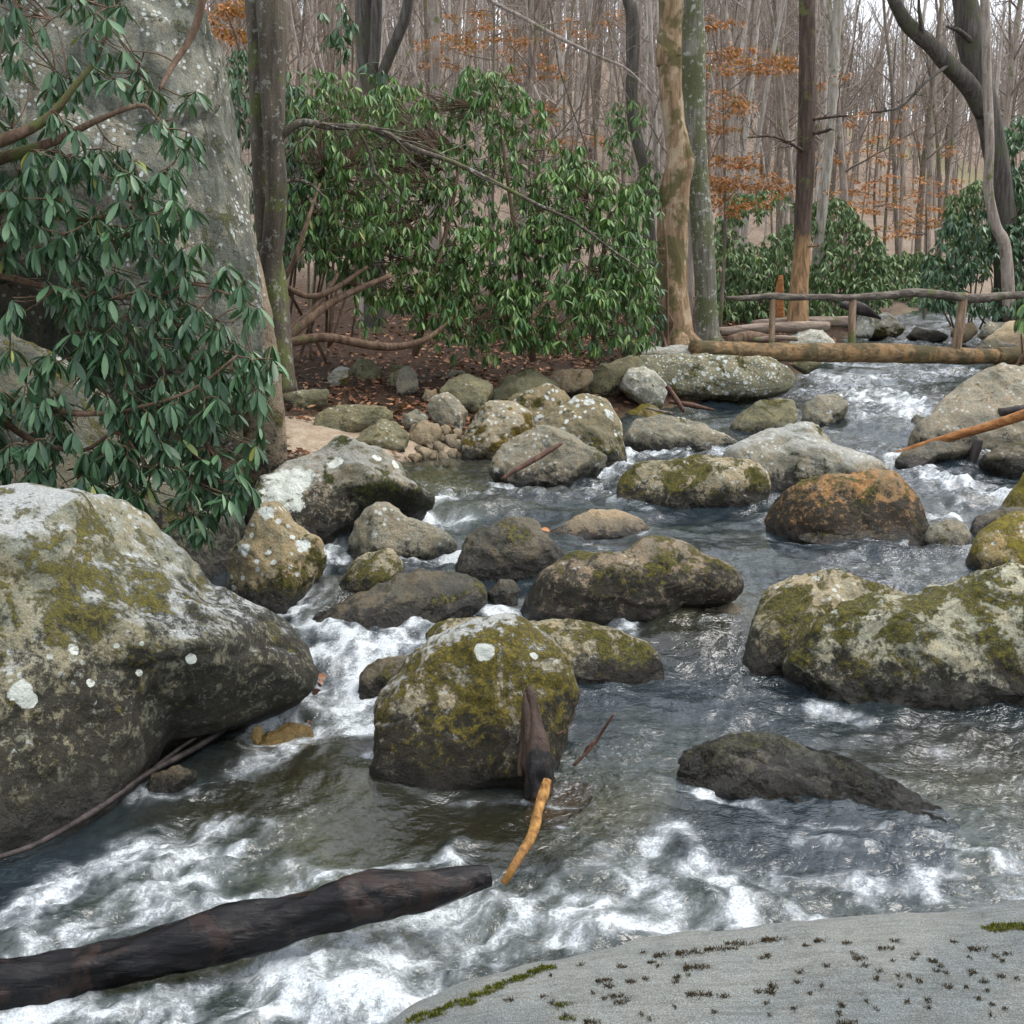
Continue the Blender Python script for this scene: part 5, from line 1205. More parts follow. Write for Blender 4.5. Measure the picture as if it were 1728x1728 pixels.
tree('bent_tree', 'dark crooked trunk left of the tan sycamore', [[(1040, -300, 13, 26), (1056, -30, 16, 26), (1066, 20, 20, 26), (1068, 90, 22, 26), (1066, 160, 20, 26), (1072, 220, 20, 26), (1086, 280, 18, 26), (1092, 340, 20, 26), (1096, 420, 22, 26), (1098, 590, 28, 26)]], M['bark_oak'], twigs=4)
tree('overhead_bough_tree', 'thin bare tree whose long bough slants down behind the rhododendron', [[(720, -300, 12, 27), (732, -20, 14, 27), (735, 80, 14, 27), (733, 180, 15, 27), (732, 590, 18, 27)]], M['bark_far'], twigs=3,
     branches=[[(732, -60, 8, 27), (830, 2, 6, 26), (880, 28, 6, 25.5), (940, 62, 6, 25), (1010, 95, 5, 24.5), (1060, 118, 4, 24), (1100, 160, 3, 23.5)]])

# ------------------------------------------------------------------ bare wood on the slope: one tree of each build, then copies
def proto_tree(seed, height, r, first, spread, dens, twistiness):
    rng = np.random.default_rng(seed)
    n = 16
    pts = [np.zeros(3)]; d = np.array([rng.normal() * .05, rng.normal() * .05, 1])
    for k in range(n):
        d = d + np.array([rng.normal(), rng.normal(), 0]) * twistiness; d /= np.linalg.norm(d)
        pts.append(pts[-1] + d * height / n)
    pts = np.array(pts); pts[0, 2] = -.5
    rad = r * np.linspace(1.0, .22, n + 1); rad[0] *= 1.3
    tb = MB(); tb.tube(pts, rad, 9, .08, seed=seed)
    cb = MB()
    for k in range(dens):
        t_ = rng.uniform(first, .98) * n; i = int(t_)
        q = pts[i] + (pts[i + 1] - pts[i]) * (t_ - i)
        a = rng.uniform(0, 2 * math.pi)
        L = spread * rng.uniform(.6, 1.1) * (1.15 - t_ / n * .6)
        grow(cb, q, (math.cos(a), math.sin(a), rng.uniform(.35, 1.1)), L, rad[i] * rng.uniform(.28, .5), 1, rng, sides=(5, 4, 3, 3), kids=(0, 6, 4), lift=.3, segs=(6, 6, 4, 3))
    return tb.mesh('trunk'), cb.mesh('crown')


PROTO = [proto_tree(1, 15, .15, .25, 3.2, 11, .03), proto_tree(2, 13, .11, .20, 2.6, 10, .04), proto_tree(3, 16, .20, .30, 3.8, 11, .03),
         proto_tree(4, 10, .055, .14, 2.0, 11, .06), proto_tree(5, 12, .08, .18, 2.4, 11, .05), proto_tree(6, 8, .035, .12, 1.7, 11, .08)]
PT = []
for i, (a, b) in enumerate(PROTO):
    for mk in (('bark_far', 'twig'), ('bark_far_b', 'twig'), ('bark_far_c', 'twig_b')):
        ta, cb = a.copy(), b.copy()
        ta.name, cb.name = 'trunk', 'crown'
        ta.materials.append(M[mk[0]]); cb.materials.append(M[mk[1]])
        PT.append((i, ta, cb))
rng = np.random.default_rng(31)
placed = []
tries = 0
BANDS = [('thin bare grey-brown tree in the open wood behind the bridge', 'bare trees in the near wood', 24, 38, 46), ('slender bare tree far up the grey wooded hillside', 'bare trees on the far slope', 38, 78, 235)]
for lab, grp, y0, y1, cnt in BANDS:
    got = 0
    while got < cnt and tries < 20000:
        tries += 1
        Yt = math.sqrt(rng.uniform(y0 ** 2, y1 ** 2)); az = rng.uniform(-.32, .5)
        Xt = az * Yt
        if bank_d(np.array([Xt]), np.array([Yt]))[0] < 1.2: continue
        if Yt < 30 and not (-.2 < az < .42): continue
        # keep the sight line up the stream open
        if .20 < az < .36 and Yt < 33 and rng.uniform() < .7: continue
        if az > .27 and Yt > 45 and rng.uniform() < .45: continue
        if any((Xt - a) ** 2 + (Yt - b) ** 2 < (1.0 if Yt < 40 else .8) for a, b in placed): continue
        placed.append((Xt, Yt)); got += 1
        w = [.16, .2, .08, .2, .22, .14]
        i = rng.choice(6, p=w); mk = rng.choice(3, p=[.38, .36, .26])
        _, ta, cb = PT[i * 3 + mk]
        z = float(terrain(np.array([Xt]), np.array([Yt]))[0])
        e = thing('bare_tree', lab, 'tree', (Xt, Yt, z), grp)
        sc = rng.uniform(.8, 1.25)
        sc = min(sc, (.27 * Yt + 1.5) / (15, 13, 16, 10, 12, 8)[i])
        e.scale = (sc, sc, sc * rng.uniform(.9, 1.15)); e.rotation_euler = (rng.normal() * .04, rng.normal() * .04, rng.uniform(0, 6.28))
        link('trunk', ta, None, e); link('crown', cb, None, e)

ONES = 'first second third fourth fifth sixth seventh eighth ninth tenth eleventh twelfth thirteenth fourteenth fifteenth sixteenth seventeenth eighteenth nineteenth'.split()
def ordinal(n):
    if n <= 19: return ONES[n - 1]
    tens = {2: 'twent', 3: 'thirt', 4: 'fort'}[n // 10]
    return tens + 'ieth' if n % 10 == 0 else tens + 'y-' + ONES[n % 10 - 1]
near = sorted([o for o in bpy.data.objects if o.get('group') == 'bare trees in the near wood'], key=lambda o: o.location.x / o.location.y)
tone = {'bark_far': 'grey-brown', 'bark_far_b': 'dark brown', 'bark_far_c': 'pale grey'}
for k, o in enumerate(near):
    tr = [c_ for c_ in o.children if c_.name.startswith('trunk')][0]
    o['label'] = '%s bare tree, %s from the left edge in the open wood behind the bridge' % (tone[tr.data.materials[0].name], ordinal(k + 1))

# the wood beyond, which reads as one mass
def far_wood():
    rng = np.random.default_rng(9)
    lows = []
    for k in range(5):
        r2 = np.random.default_rng(200 + k)
        mb = MB()
        hgt = r2.uniform(11, 17)
        pts = np.cumsum(np.vstack([[0, 0, -.6], r2.normal(size=(4, 3)) * [.16, .16, 0] + [0, 0, hgt / 4]]), 0)
        mb.tube(pts, np.linspace(.12, .03, 5), 3, cap=False)
        for j in range(14):
            t_ = r2.uniform(.22, .97) * 4; i = int(t_); q = pts[i] + (pts[i + 1] - pts[i]) * (t_ - i)
            a = r2.uniform(0, 6.28); d = np.array([math.cos(a) * .6, math.sin(a) * .6, r2.uniform(.5, 1.2)]); L = r2.uniform(1.5, 3.4)
            p1 = q + d * L * .5
            mb.tube(np.array([q, q + d * L + r2.normal(size=3) * .2]), [.045, .010], 3, cap=False)
            dd = d + r2.normal(size=3) * .7
            mb.tube(np.array([p1, p1 + dd * L * .4]), [.022, .008], 3, cap=False)
        lows.append((np.concatenate(mb.V), np.concatenate(mb.F[4])))
    out = MB()
    for k in range(2200):
        Yt = math.sqrt(rng.uniform(66 ** 2, 215 ** 2)); az = rng.uniform(-.42, .56) if k < 1750 else rng.uniform(.16, .52); Xt = az * Yt
        z = float(terrain(np.array([Xt]), np.array([Yt]), False)[0])
        V, F = lows[k % 5]
        a = rng.uniform(0, 6.28); ca, sa = math.cos(a), math.sin(a); s_ = rng.uniform(.75, 1.25) * (.62 if az > .24 else 1)
        Vr = np.stack([V[:, 0] * ca - V[:, 1] * sa, V[:, 0] * sa + V[:, 1] * ca, V[:, 2]], 1) * s_ + (Xt, Yt, z)
        out.add(Vr, F)
    return tag(link('distant_forest', out.mesh('distant_forest'), M['twig_b']), 'grey mass of bare trees covering the far hillside', 'forest', kind='stuff')


far_wood()

# ------------------------------------------------------------------ rhododendrons
def leaf_mesh(l, w, bend, fold, stations=5):
    s_ = np.linspace(0, 1, stations)
    ww = w * .5 * np.array([np.interp(x, [0, .12, .35, .62, .85, 1.0], [.10, .38, .85, 1.0, .68, .02]) for x in s_])
    V = []
    for x, hw in zip(s_, ww):
        zc = -bend * l * x * x
        V += [(x * l, -hw, zc + fold * hw), (x * l, 0, zc), (x * l, hw, zc + fold * hw)]
    F = []
    for k in range(stations - 1):
        a = k * 3
        F += [(a, a + 3, a + 4, a + 1), (a + 1, a + 4, a + 5, a + 2)]
    return np.array(V), np.array(F)


LEAF5 = [leaf_mesh(1, .30, .10, .25), leaf_mesh(1, .27, .24, .5), leaf_mesh(1, .32, .03, .2), leaf_mesh(1, .22, .18, .8)]
LEAF3 = [leaf_mesh(1, .36, .12, .3, 3), leaf_mesh(1, .32, .22, .5, 3), leaf_mesh(1, .30, .1, .5, 3)]
LEAF4 = [leaf_mesh(1, .28, .12, .3, 4), leaf_mesh(1, .25, .24, .5, 4), leaf_mesh(1, .22, .14, .7, 4)]


def whorl_leaves(C, rng, size, droop=(-.15, -1.1), count=(6, 9)):
    """leaf frames for whorls at centres C: origin, tip direction, up normal, length"""
    o, d, u, L = [], [], [], []
    for c in C:
        k = rng.integers(count[0], count[1] + 1)
        a0 = rng.uniform(0, 6.28); dr = rng.uniform(*sorted(droop)); tx, ty = rng.normal(size=2) * .28
        for j in range(k):
            a = a0 + j * 6.283 / k + rng.normal() * .2
            el = dr + rng.normal() * .22
            dd = np.array([math.cos(a) * math.cos(el), math.sin(a) * math.cos(el), math.sin(el)])
            dd[2] += dd[0] * tx + dd[1] * ty; dd /= np.linalg.norm(dd)
            nn = np.array([0, 0, 1.0]) + rng.normal(size=3) * .25; nn -= dd * (nn @ dd); nn /= np.linalg.norm(nn) + 1e-9
            o.append(c + dd * .018); d.append(dd); u.append(nn); L.append(size * rng.uniform(.55, 1.2))
    return np.array(o), np.array(d), np.array(u), np.array(L)


def bake_leaves(o, d, u, L, protos, rng):
    s_ = np.cross(u, d)
    pick = rng.integers(0, len(protos), len(o))
    mb = MB()
    for k, (V, F) in enumerate(protos):
        m = pick == k
        if not m.any(): continue
        B = o[m][:, None, :] + (V[None, :, 0:1] * d[m][:, None, :] + V[None, :, 1:2] * s_[m][:, None, :] + V[None, :, 2:3] * u[m][:, None, :]) * L[m][:, None, None]
        nV = len(V)
        mb.add(B.reshape(-1, 3), (F[None] + (np.arange(m.sum()) * nV)[:, None, None]).reshape(-1, 4))
    return mb


def in_poly(pts, poly):
    x, y = pts[:, 0], pts[:, 1]; inside = np.zeros(len(pts), bool)
    q = np.array(poly, float); j = len(q) - 1
    for i in range(len(q)):
        c_ = ((q[i, 1] > y) != (q[j, 1] > y)) & (x < (q[j, 0] - q[i, 0]) * (y - q[i, 1]) / (q[j, 1] - q[i, 1] + 1e-9) + q[i, 0])
        inside ^= c_; j = i
    return inside


def shrub(name, label, zones, mat, size, stems=(), singles=0, seed=1, group=None, protos=None, foot=None, stem_mat='stem', clump=.35, droop=(-.60, -1.35), twig_r=.004, twigp=1.0, cat='shrub'):
    """zones: (polygon px, whorl count, depth at bottom, depth at top, jitter)."""
    rng = np.random.default_rng(seed)
    protos = protos or LEAF4
    C = []
    for poly, cnt, yb, yt, jit in zones:
        q = np.array(poly, float); lo, hi = q.min(0), q.max(0)
        got = 0
        while got < cnt:
            s_ = rng.uniform(lo, hi, (cnt * 3, 2)); s_ = s_[in_poly(s_, poly)]
            # leave uneven gaps and clumps
            nz = perlin(np.column_stack([s_ / 85.0, np.full(len(s_), seed * 3.7)]))
            s_ = s_[rng.uniform(-.5, .5, len(s_)) * (1 - clump) < nz + (.5 - clump) * .6]
            for px, py in s_[:cnt - got]:
                f = (hi[1] - py) / (hi[1] - lo[1])
                C.append(at(px, py, yb + (yt - yb) * f + abs(rng.normal()) * jit + .35 * jit * perlin(np.array([[px / 60, py / 60, seed]]))[0]))
                got += 1
    C = np.array(C)
    if foot is None:
        foot = np.array([np.median(C[:, 0]), np.median(C[:, 1]) + .3, 0]); foot[2] = float(terrain(foot[:1], foot[1:2])[0])
    else:
        foot = np.array(foot, float)
    root = thing(name, label, cat, foot, group)
    # main stems, and twigs from each whorl to the nearest stem point
    nodes = []
    for st in stems:
        p2, r2 = px_path(st, 26)
        sm = MB(); sm.tube(p2, r2, 8, .08, seed=st[0][0])
        link('stem', sm.mesh('stem', foot), M[stem_mat], root)
        nodes.append(p2)
    if not nodes:
        for k in range(7):
            tgt = C[rng.integers(len(C))]
            p2 = spline([foot + rng.normal(size=3) * [.2, .2, 0] - [0, 0, .1], foot * .5 + tgt * .5 + rng.normal(size=3) * .25, tgt], 14)
            sm = MB(); sm.tube(p2, np.linspace(.03, .006, 14), 6, .05)
            link('stem', sm.mesh('stem', foot), M[stem_mat], root)
            nodes.append(p2)
    nodes = np.concatenate(nodes)
    tw = MB()
    grownodes = [nodes]
    order = np.argsort(((C[:, None, :] - nodes[None, ::3]) ** 2).sum(-1).min(1))
    pool = nodes.copy()
    for i in order:
        if rng.uniform() > twigp: continue
        c = C[i]
        dd = ((pool - c) ** 2).sum(1)
        j = np.argmin(dd)
        q = pool[j]
        if dd[j] > 2.2 ** 2: continue
        midp = (q + c) / 2 + rng.normal(size=3) * .06 * math.sqrt(dd[j] + .01) + np.array([0, 0, -.05 * math.sqrt(dd[j])])
        pth = spline([q, midp, c], 5)
        tw.tube(pth, np.linspace(twig_r * 1.6, twig_r * .8, 5), 3, cap=False)
        if len(pool) < 1500:
            pool = np.vstack([pool, pth[2:4]])
    if tw.n:
        link('twigs', tw.mesh('twigs', foot), M[stem_mat], root)['kind'] = 'stuff'
    o, d, u, L = whorl_leaves(C, rng, size, droop)
    sing = np.zeros(len(o), bool)
    if singles:
        # the leaves that show largest: nearest and turned most towards the viewer
        vd = o - CAM; dist = np.linalg.norm(vd, axis=1)
        face = np.abs((vd / dist[:, None] * u).sum(1)); side = np.sqrt(np.maximum(0, 1 - ((vd / dist[:, None] * d).sum(1)) ** 2))
        pxx = o[:, 0] / o[:, 1]
        score = L / dist ** 1.5 * (side * (.3 + face)) * (np.abs(pxx) < .43)
        sing[np.argsort(-score)[:singles]] = True
        lm = []
        for V, F in (protos if len(protos) == 4 else LEAF5):
            ml = make_mesh('leaf', V, F); ml.materials.append(mat); lm.append(ml)
        for i in np.nonzero(sing)[0]:
            ob = bpy.data.objects.new('leaf', lm[rng.integers(len(lm))])
            s_ = np.cross(u[i], d[i])
            m4 = Matrix(((d[i][0], s_[0], u[i][0], 0), (d[i][1], s_[1], u[i][1], 0), (d[i][2], s_[2], u[i][2], 0), (0, 0, 0, 1)))
            ob.parent = root
            ob.matrix_basis = Matrix.Translation(Vector(o[i] - foot)) @ m4 @ Matrix.Scale(float(L[i]), 4)
            COL.objects.link(ob)
    rest = ~sing
    mb = bake_leaves(o[rest], d[rest], u[rest], L[rest], protos, rng)
    fo = link('foliage', mb.mesh('foliage', foot), mat, root)
    fo['kind'] = 'stuff'
    return root


shrub('rhododendron', 'near rhododendron with large drooping leaves hanging over the giant boulder', [
    ([(-260, -120), (180, -80), (240, 60), (280, 120), (330, 150), (350, 230), (300, 330), (240, 300), (160, 320), (60, 330), (-260, 340)], 250, 7.6, 7.9, .55),
    ([(-260, 230), (60, 240), (200, 260), (300, 290), (340, 360), (280, 420), (180, 400), (60, 440), (-260, 430)], 235, 7.5, 7.6, .5),
    ([(60, 440), (160, 400), (330, 400), (400, 460), (470, 500), (470, 600), (440, 700), (455, 760), (380, 800), (250, 740), (140, 640), (100, 600)], 300, 7.5, 7.7, .5),
    ([(-260, 600), (60, 580), (160, 640), (260, 720), (380, 780), (450, 800), (380, 850), (340, 900), (260, 860), (200, 830), (120, 830), (-260, 840)], 360, 7.4, 7.5, .4),
    ([(0, 470), (40, 470), (60, 520), (10, 540)], 4, 7.5, 7.5, .1), ([(225, 860), (320, 880), (320, 930), (270, 920)], 4, 7.5, 7.5, .1)],
    M['rhodo_near'], .142, stems=[
    [(-80, 262, 26, 7.9), (0, 238, 20, 7.9), (55, 215, 16, 7.9), (90, 190, 13, 7.9), (130, 140, 10, 7.9), (160, 105, 8, 7.9), (178, 62, 5, 7.9)],
    [(-80, 290, 22, 8.1), (20, 262, 18, 8.1), (100, 235, 14, 8.0), (160, 205, 10, 7.9), (235, 178, 7, 7.8), (262, 196, 4, 7.8)],
    [(-80, 640, 22, 8.0), (0, 705, 14, 7.9), (60, 745, 10, 7.9), (140, 760, 7, 7.8), (200, 730, 5, 7.7), (250, 790, 4, 7.6)],
    [(-60, 660, 16, 7.8), (60, 682, 14, 7.7), (135, 698, 10, 7.6), (220, 690, 6, 7.6), (320, 660, 5, 7.6), (400, 600, 4, 7.7)],
    [(-80, 440, 16, 8.2), (60, 480, 10, 8.1), (160, 500, 8, 8.0), (260, 500, 6, 7.9), (330, 480, 5, 7.8), (420, 510, 3, 7.7)],
    [(-80, 330, 14, 8.2), (60, 360, 9, 8.1), (150, 370, 7, 7.9), (240, 345, 5, 7.8)],
    [(352, -60, 13, 8.3), (335, 30, 12, 8.3), (315, 75, 11, 8.3), (292, 110, 9, 8.2), (270, 150, 5, 8.0)]],
    singles=300, seed=11, protos=LEAF5, foot=at(-80, 760, 8.6), clump=.14, stem_mat='stem')
shrub('rhododendron', 'great spreading rhododendron thicket in the middle of the bank', [
    ([(480, 200), (520, 110), (560, 110), (640, 120), (740, 140), (790, 110), (870, 120), (920, 175), (930, 230), (1000, 250), (1040, 300), (1095, 310), (1105, 470), (1000, 440), (800, 400), (620, 400), (500, 430)], 1150, 16.2, 17.6, .8),
    ([(500, 400), (620, 380), (800, 380), (1000, 420), (1105, 450), (1100, 585), (960, 588), (840, 580), (740, 560), (680, 520), (560, 470)], 1150, 15.6, 16.2, .8),
    ([(478, 170), (560, 130), (660, 140), (690, 300), (660, 400), (560, 430), (490, 420)], 330, 15.3, 16.0, .6), ([(860, 260), (1000, 280), (1100, 330), (1105, 480), (960, 440), (880, 380)], 260, 16.0, 16.6, .5), ([(690, 500), (800, 540), (840, 600), (760, 600), (690, 560)], 25, 15.8, 15.8, .5), ([(580, 500), (640, 480), (640, 560), (590, 570)], 12, 15.8, 15.8, .3),
    ([(760, 100), (870, 105), (910, 160), (880, 180), (780, 160)], 40, 16.8, 17.2, .4)],
    M['rhodo_mid'], .150, stems=[
    [(482, 580, 15, 15.0), (520, 572, 15, 15.1), (560, 570, 15, 15.2), (620, 582, 14, 15.4), (670, 585, 12, 15.5), (720, 572, 10, 15.6), (760, 540, 6, 15.8)],
    [(484, 572, 16, 15.1), (520, 540, 15, 15.2), (560, 510, 13, 15.4), (600, 490, 11, 15.6), (660, 465, 8, 15.8)],
    [(486, 560, 10, 15.2), (530, 520, 9, 15.3), (560, 480, 8, 15.5), (570, 462, 6, 15.6)],
    [(484, 485, 9, 15.2), (520, 500, 9, 15.3), (560, 490, 9, 15.4), (620, 450, 6, 15.7)],
    [(480, 470, 9, 15.2), (500, 430, 8, 15.2), (520, 370, 6, 15.3), (540, 310, 4, 15.6)],
    [(700, 600, 12, 16.4), (730, 480, 9, 16.6), (760, 360, 7, 17), (780, 250, 5, 17.4)],
    [(900, 610, 12, 16.6), (880, 480, 9, 16.8), (860, 330, 6, 17.2), (840, 180, 4, 17.6)],
    [(1000, 610, 11, 16.6), (1010, 480, 8, 16.8), (1030, 360, 5, 17.2)]],
    singles=300, seed=12, foot=at(486, 590, 15.2), clump=-.15)
shrub('rhododendron', 'shadowy rhododendron behind the entwined trunks', [
    ([(360, 110), (400, 70), (470, 90), (510, 150), (560, 200), (560, 420), (500, 440), (430, 420), (400, 260)], 380, 15.6, 17.2, .8)], M['rhodo'], .16, singles=120, seed=13, clump=.1)
shrub('rhododendron', 'leafy rhododendron sprig hanging high beside the dark double trunk', [
    ([(530, 25), (575, 0), (600, 40), (585, 110), (545, 90)], 18, 19, 19, .3), ([(590, 100), (650, 110), (660, 160), (600, 170)], 14, 19.5, 19.5, .3)], M['rhodo'], .18, seed=14, singles=40, foot=(-2.9, 19.6, float(terrain(np.array([-2.9]), np.array([19.6]))[0])))
shrub('rhododendron', 'loose rhododendron climbing around the crooked dark trunk', [
    ([(1030, 170), (1085, 165), (1110, 240), (1115, 380), (1100, 520), (1040, 420), (1020, 280)], 130, 19.0, 20.5, .6)], M['rhodo_mid'], .15, seed=15, clump=.35, foot=(2.3, 19.4, float(terrain(np.array([2.3]), np.array([19.4]))[0])), singles=40)
shrub('rhododendron', 'dark low rhododendron against the foot of the tan sycamore', [
    ([(1000, 470), (1060, 430), (1115, 440), (1120, 560), (1100, 600), (1010, 610)], 130, 18.4, 19.2, .5)], M['rhodo'], .14, seed=16, clump=.25)
shrub('rhododendron', 'pale green rhododendron bank between the mossy tree and the peeled trunk', [
    ([(1205, 370), (1240, 325), (1290, 315), (1350, 330), (1350, 520), (1300, 540), (1205, 530)], 800, 26.5, 29.5, 1.2)], M['rhodo_far'], .20, seed=17, clump=.15, protos=LEAF3, twigp=.5)
shrub('rhododendron', 'pale green rhododendron right of the peeled trunk', [
    ([(1360, 345), (1410, 325), (1450, 360), (1490, 410), (1510, 460), (1500, 520), (1420, 530), (1362, 530)], 800, 28.5, 31.5, 1.2)], M['rhodo_far'], .20, seed=18, clump=.15, protos=LEAF3, twigp=.5)
shrub('rhododendron', 'distant rhododendron at the bend of the stream', [
    ([(1470, 440), (1530, 420), (1600, 430), (1620, 500), (1560, 535), (1480, 530)], 700, 36, 39, 1.5)], M['rhodo_far'], .24, seed=19, clump=.15, protos=LEAF3, twigp=.5)
shrub('rhododendron', 'big dark rhododendron mass crowding the right edge', [
    ([(1560, 440), (1600, 360), (1640, 350), (1680, 280), (1685, 220), (1728, 190), (1850, 190), (1850, 540), (1728, 530), (1620, 525), (1550, 510)], 1500, 25, 28, 1.2)], M['rhodo'], .20, seed=20, clump=.15, protos=LEAF3, twigp=.5)
shrub('rhododendron', 'bluish rhododendron beside the big forked oak', [
    ([(1600, 330), (1650, 300), (1690, 360), (1700, 440), (1620, 450), (1590, 400)], 380, 29, 31, 1.0)], M['rhodo_far'], .18, seed=22, clump=.15, protos=LEAF3, twigp=.5)
shrub('rhododendron', 'bright leafy sprig poking in at the right edge by the bridge', [
    ([(1712, 505), (1760, 490), (1790, 540), (1760, 590), (1716, 570)], 16, 14.4, 14.4, .3)], M['rhodo_mid'], .16, seed=23, clump=.1, singles=20, foot=(6.6, 14.6, float(terrain(np.array([6.6]), np.array([14.6]))[0])))

# ------------------------------------------------------------------ beeches still holding copper leaves
BL = leaf_mesh(1, .55, .08, .15, 3)


def beech(label, Yd, base_px, sprays, dens, seed, lsize=.065, trunk_px=8):
    rng = np.random.default_rng(seed)
    bpt = at(base_px[0], base_px[1], Yd); bpt[2] = float(terrain(bpt[:1], bpt[1:2])[0])
    top = at(base_px[0] + rng.uniform(-12, 12), min(s_[1] for s_ in sprays) - 40, Yd)
    root = thing('copper_beech', label, 'tree', bpt, 'young beeches holding copper leaves')
    mb = MB(); pth = spline([bpt - [0, 0, .3], (bpt * .6 + top * .4) + rng.normal(size=3) * .15, top], 20)
    mb.tube(pth, np.linspace(trunk_px * .5 * Yd / FOC, .012, 20), 8, .06)
    link('trunk', mb.mesh('trunk', bpt), M['bark_far_b'], root)
    bm = MB(); C = []
    for (sx_, sy_, wpx, n_) in sprays:
        tip = at(sx_, sy_, Yd + rng.normal() * .8)
        i = np.argmin(np.abs(pth[:, 2] - (tip[2] - .3)))
        sp = spline([pth[i], (pth[i] + tip) / 2 + rng.normal(size=3) * .12 + [0, 0, .1], tip], 8)
        bm.tube(sp, np.linspace(.016, .004, 8), 4, cap=False)
        w = wpx * Yd / FOC
        for k in range(n_):
            q = tip + np.array([rng.normal() * w * .5, rng.normal() * w * .45, rng.normal() * w * .10])
            q[2] -= abs(q[0] - tip[0]) * .15
            a_ = sp[rng.integers(3, 8)]
            bm.tube(np.array([a_, (a_ + q) / 2 + rng.normal(size=3) * .03, q]), [.004, .003, .002], 3, cap=False)
            for j in range(int(dens * 2.8)):
                C.append(q + rng.normal(size=3) * [.12, .12, .035])
    link('branches', bm.mesh('branches', bpt), M['twig'], root)['kind'] = 'stuff'
    C = np.array(C); n = len(C)
    a = rng.uniform(0, 6.28, n); el = rng.normal(-.35, .35, n)
    d = np.stack([np.cos(a) * np.cos(el), np.sin(a) * np.cos(el), np.sin(el)], 1)
    u = np.array([0, 0, 1.0]) + rng.normal(size=(n, 3)) * .35; u -= d * (u * d).sum(1)[:, None]; u /= np.linalg.norm(u, axis=1)[:, None]
    lb = bake_leaves(C, d, u, lsize * 1.45 * rng.uniform(.8, 1.2, n), [BL], rng)
    link('leaves', lb.mesh('leaves', bpt), M['beech_leaf'], root)['kind'] = 'stuff'


beech('copper-leaved young beech between the mossy tree and the peeled trunk', 26, (1215, 540), [(1225, 90, 60, 9), (1270, 110, 90, 16), (1240, 170, 70, 9), (1220, 270, 60, 12), (1240, 300, 80, 14), (1290, 310, 70, 12), (1230, 330, 60, 9), (1310, 105, 50, 8), (1215, 215, 40, 6), (1250, 345, 60, 8), (1200, 40, 40, 6)], 12, 1)
beech('sparse copper-leaved beech rising above the rhododendron thicket', 27, (840, 560), [(780, 65, 60, 7), (830, 60, 70, 8), (880, 70, 60, 8), (750, 80, 60, 6), (740, 105, 40, 5), (900, 105, 50, 6), (860, 170, 60, 6), (920, 120, 50, 6), (800, 20, 50, 5)], 10, 2)
beech('faint orange-leaved beech deep in the wood right of the pale sycamore', 40, (1500, 520), [(1480, 190, 90, 10), (1530, 240, 90, 12), (1470, 290, 90, 12), (1540, 300, 80, 10), (1440, 320, 70, 10), (1500, 345, 90, 12), (1420, 260, 60, 8), (1570, 320, 70, 8)], 9, 3, .075)
beech('orange-leaved beech behind the top of the giant boulder', 22, (395, 560), [(380, 20, 50, 9), (400, 60, 50, 8), (370, 50, 40, 8), (420, 15, 40, 5)], 10, 4)
beech('small copper beech low in the wood right of the crooked trunk', 30, (985, 560), [(930, 240, 60, 6), (960, 250, 50, 5), (1000, 235, 60, 6), (905, 205, 40, 5), (1020, 30, 50, 4), (985, 60, 60, 5)], 9, 6)
beech('orange-leaved beech low beside the far rhododendron', 34, (1560, 520), [(1450, 350, 60, 8), (1490, 385, 70, 9), (1540, 375, 60, 8), (1590, 350, 60, 8), (1420, 385, 40, 6)], 9, 7, .07)

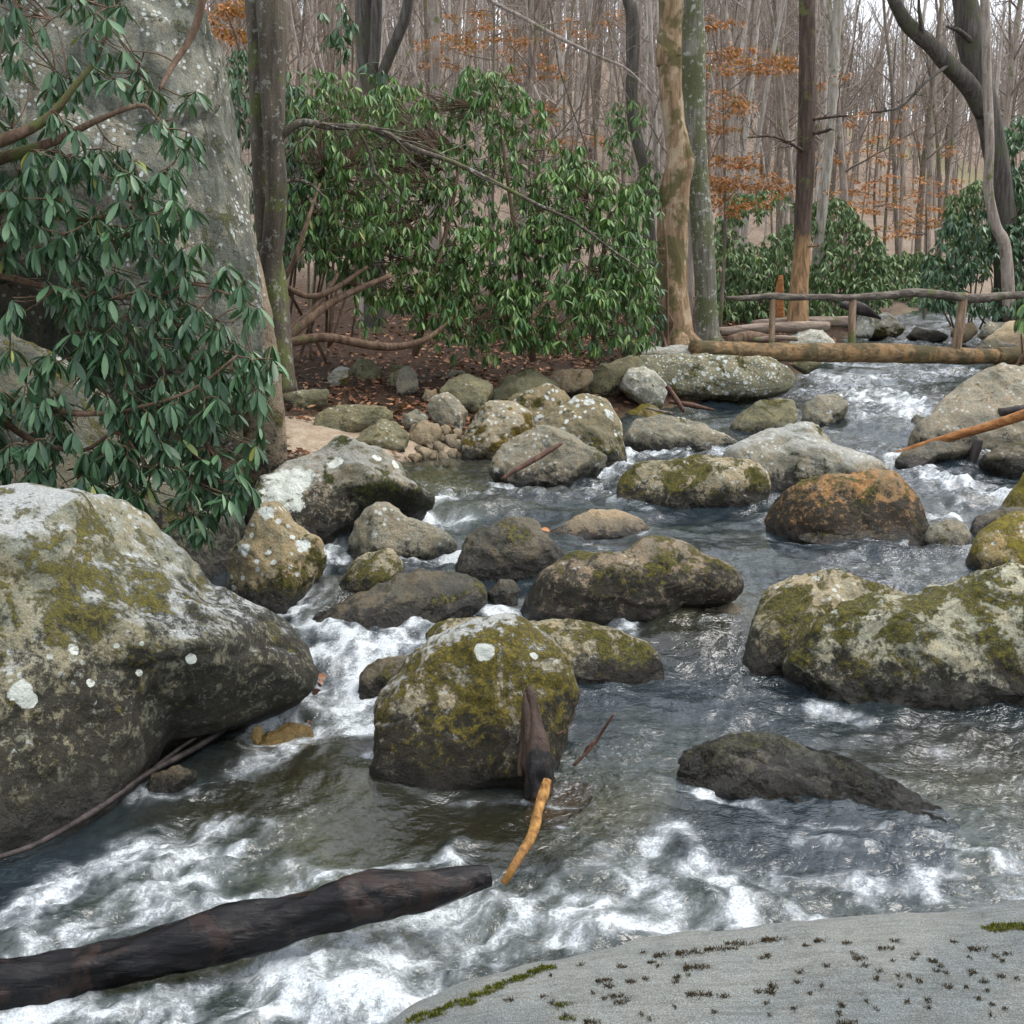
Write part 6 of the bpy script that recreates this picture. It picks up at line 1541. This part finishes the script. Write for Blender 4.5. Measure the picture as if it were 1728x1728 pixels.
# ------------------------------------------------------------------ fallen leaves
rng = np.random.default_rng(3)
n = 15000
u_ = rng.uniform(size=n)
Yl = 12.8 + 22 * u_ ** 1.5
Xl = np.interp(Yl, BLY, BLX) - np.abs(rng.normal(size=n)) * (2.2 + .12 * Yl)
ok = (Xl / Yl > -.36)
Xl, Yl = Xl[ok], Yl[ok]
inb = sstep(.1, 1.0, bank_d(Xl, Yl)) > rng.uniform(size=len(Xl))
onsand = np.exp(-(((Xl - sx) / 1.0) ** 2 + ((Yl - sy) / .9) ** 2)) * 1.1 > rng.uniform(size=len(Xl))
Xl, Yl = Xl[inb & ~onsand], Yl[inb & ~onsand]
C = np.stack([Xl, Yl, terrain(Xl, Yl) + rng.uniform(.012, .04, len(Xl))], 1)
n = len(C)
a = rng.uniform(0, 6.28, n); el = rng.normal(0, .35, n)
d = np.stack([np.cos(a) * np.cos(el), np.sin(a) * np.cos(el), np.sin(el)], 1)
u = np.array([0, 0, 1.0]) + rng.normal(size=(n, 3)) * .4; u -= d * (u * d).sum(1)[:, None]; u /= np.linalg.norm(u, axis=1)[:, None]
lb = bake_leaves(C, d, u, rng.uniform(.06, .12, n), [BL], rng)
tag(link('leaf_litter', lb.mesh('leaf_litter'), M['litter']), 'carpet of fallen red-brown leaves under the rhododendron', 'leaf litter', kind='stuff')

# single fallen leaves that catch the eye
def one_leaf(px, py, Yd, length, mat, label, rz, tilt):
    V, F = leaf_mesh(length, length * .6, .15, .3, 5)
    o = link('fallen_leaf', make_mesh('fallen_leaf', V, F), M[mat], None, at(px, py, Yd))
    o.rotation_euler = (tilt, .1, rz)
    tag(o, label, 'leaf', 'leaves snagged on the huge boulder' if 'snagged' in label else None)


one_leaf(1106, 812, 11.55, .10, 'beech_leaf', 'orange leaf stuck on the mossy capped boulder', .6, .9)
one_leaf(556, 930, 10.05, .12, 'leaf_yellow', 'yellow-green leaf beside the tan pointed boulder', 1.0, .7)
for k, (x_, y_) in enumerate([(532, 1140), (538, 1152), (528, 1158), (541, 1164), (534, 1150)]):
    one_leaf(x_, y_, 6.95, .07, 'litter', 'russet dead leaf snagged on the tip of the huge boulder', k * 1.3, .8 + k * .3)
one_leaf(912, 893, 10.3, .09, 'beech_leaf', 'orange leaf on the shoulder of the domed rock', .2, .6)
one_leaf(612, 835, 11.2, .16, 'leaf_yellow', 'bright green leaf on the dark mossy side of the long boulder', .4, .9)
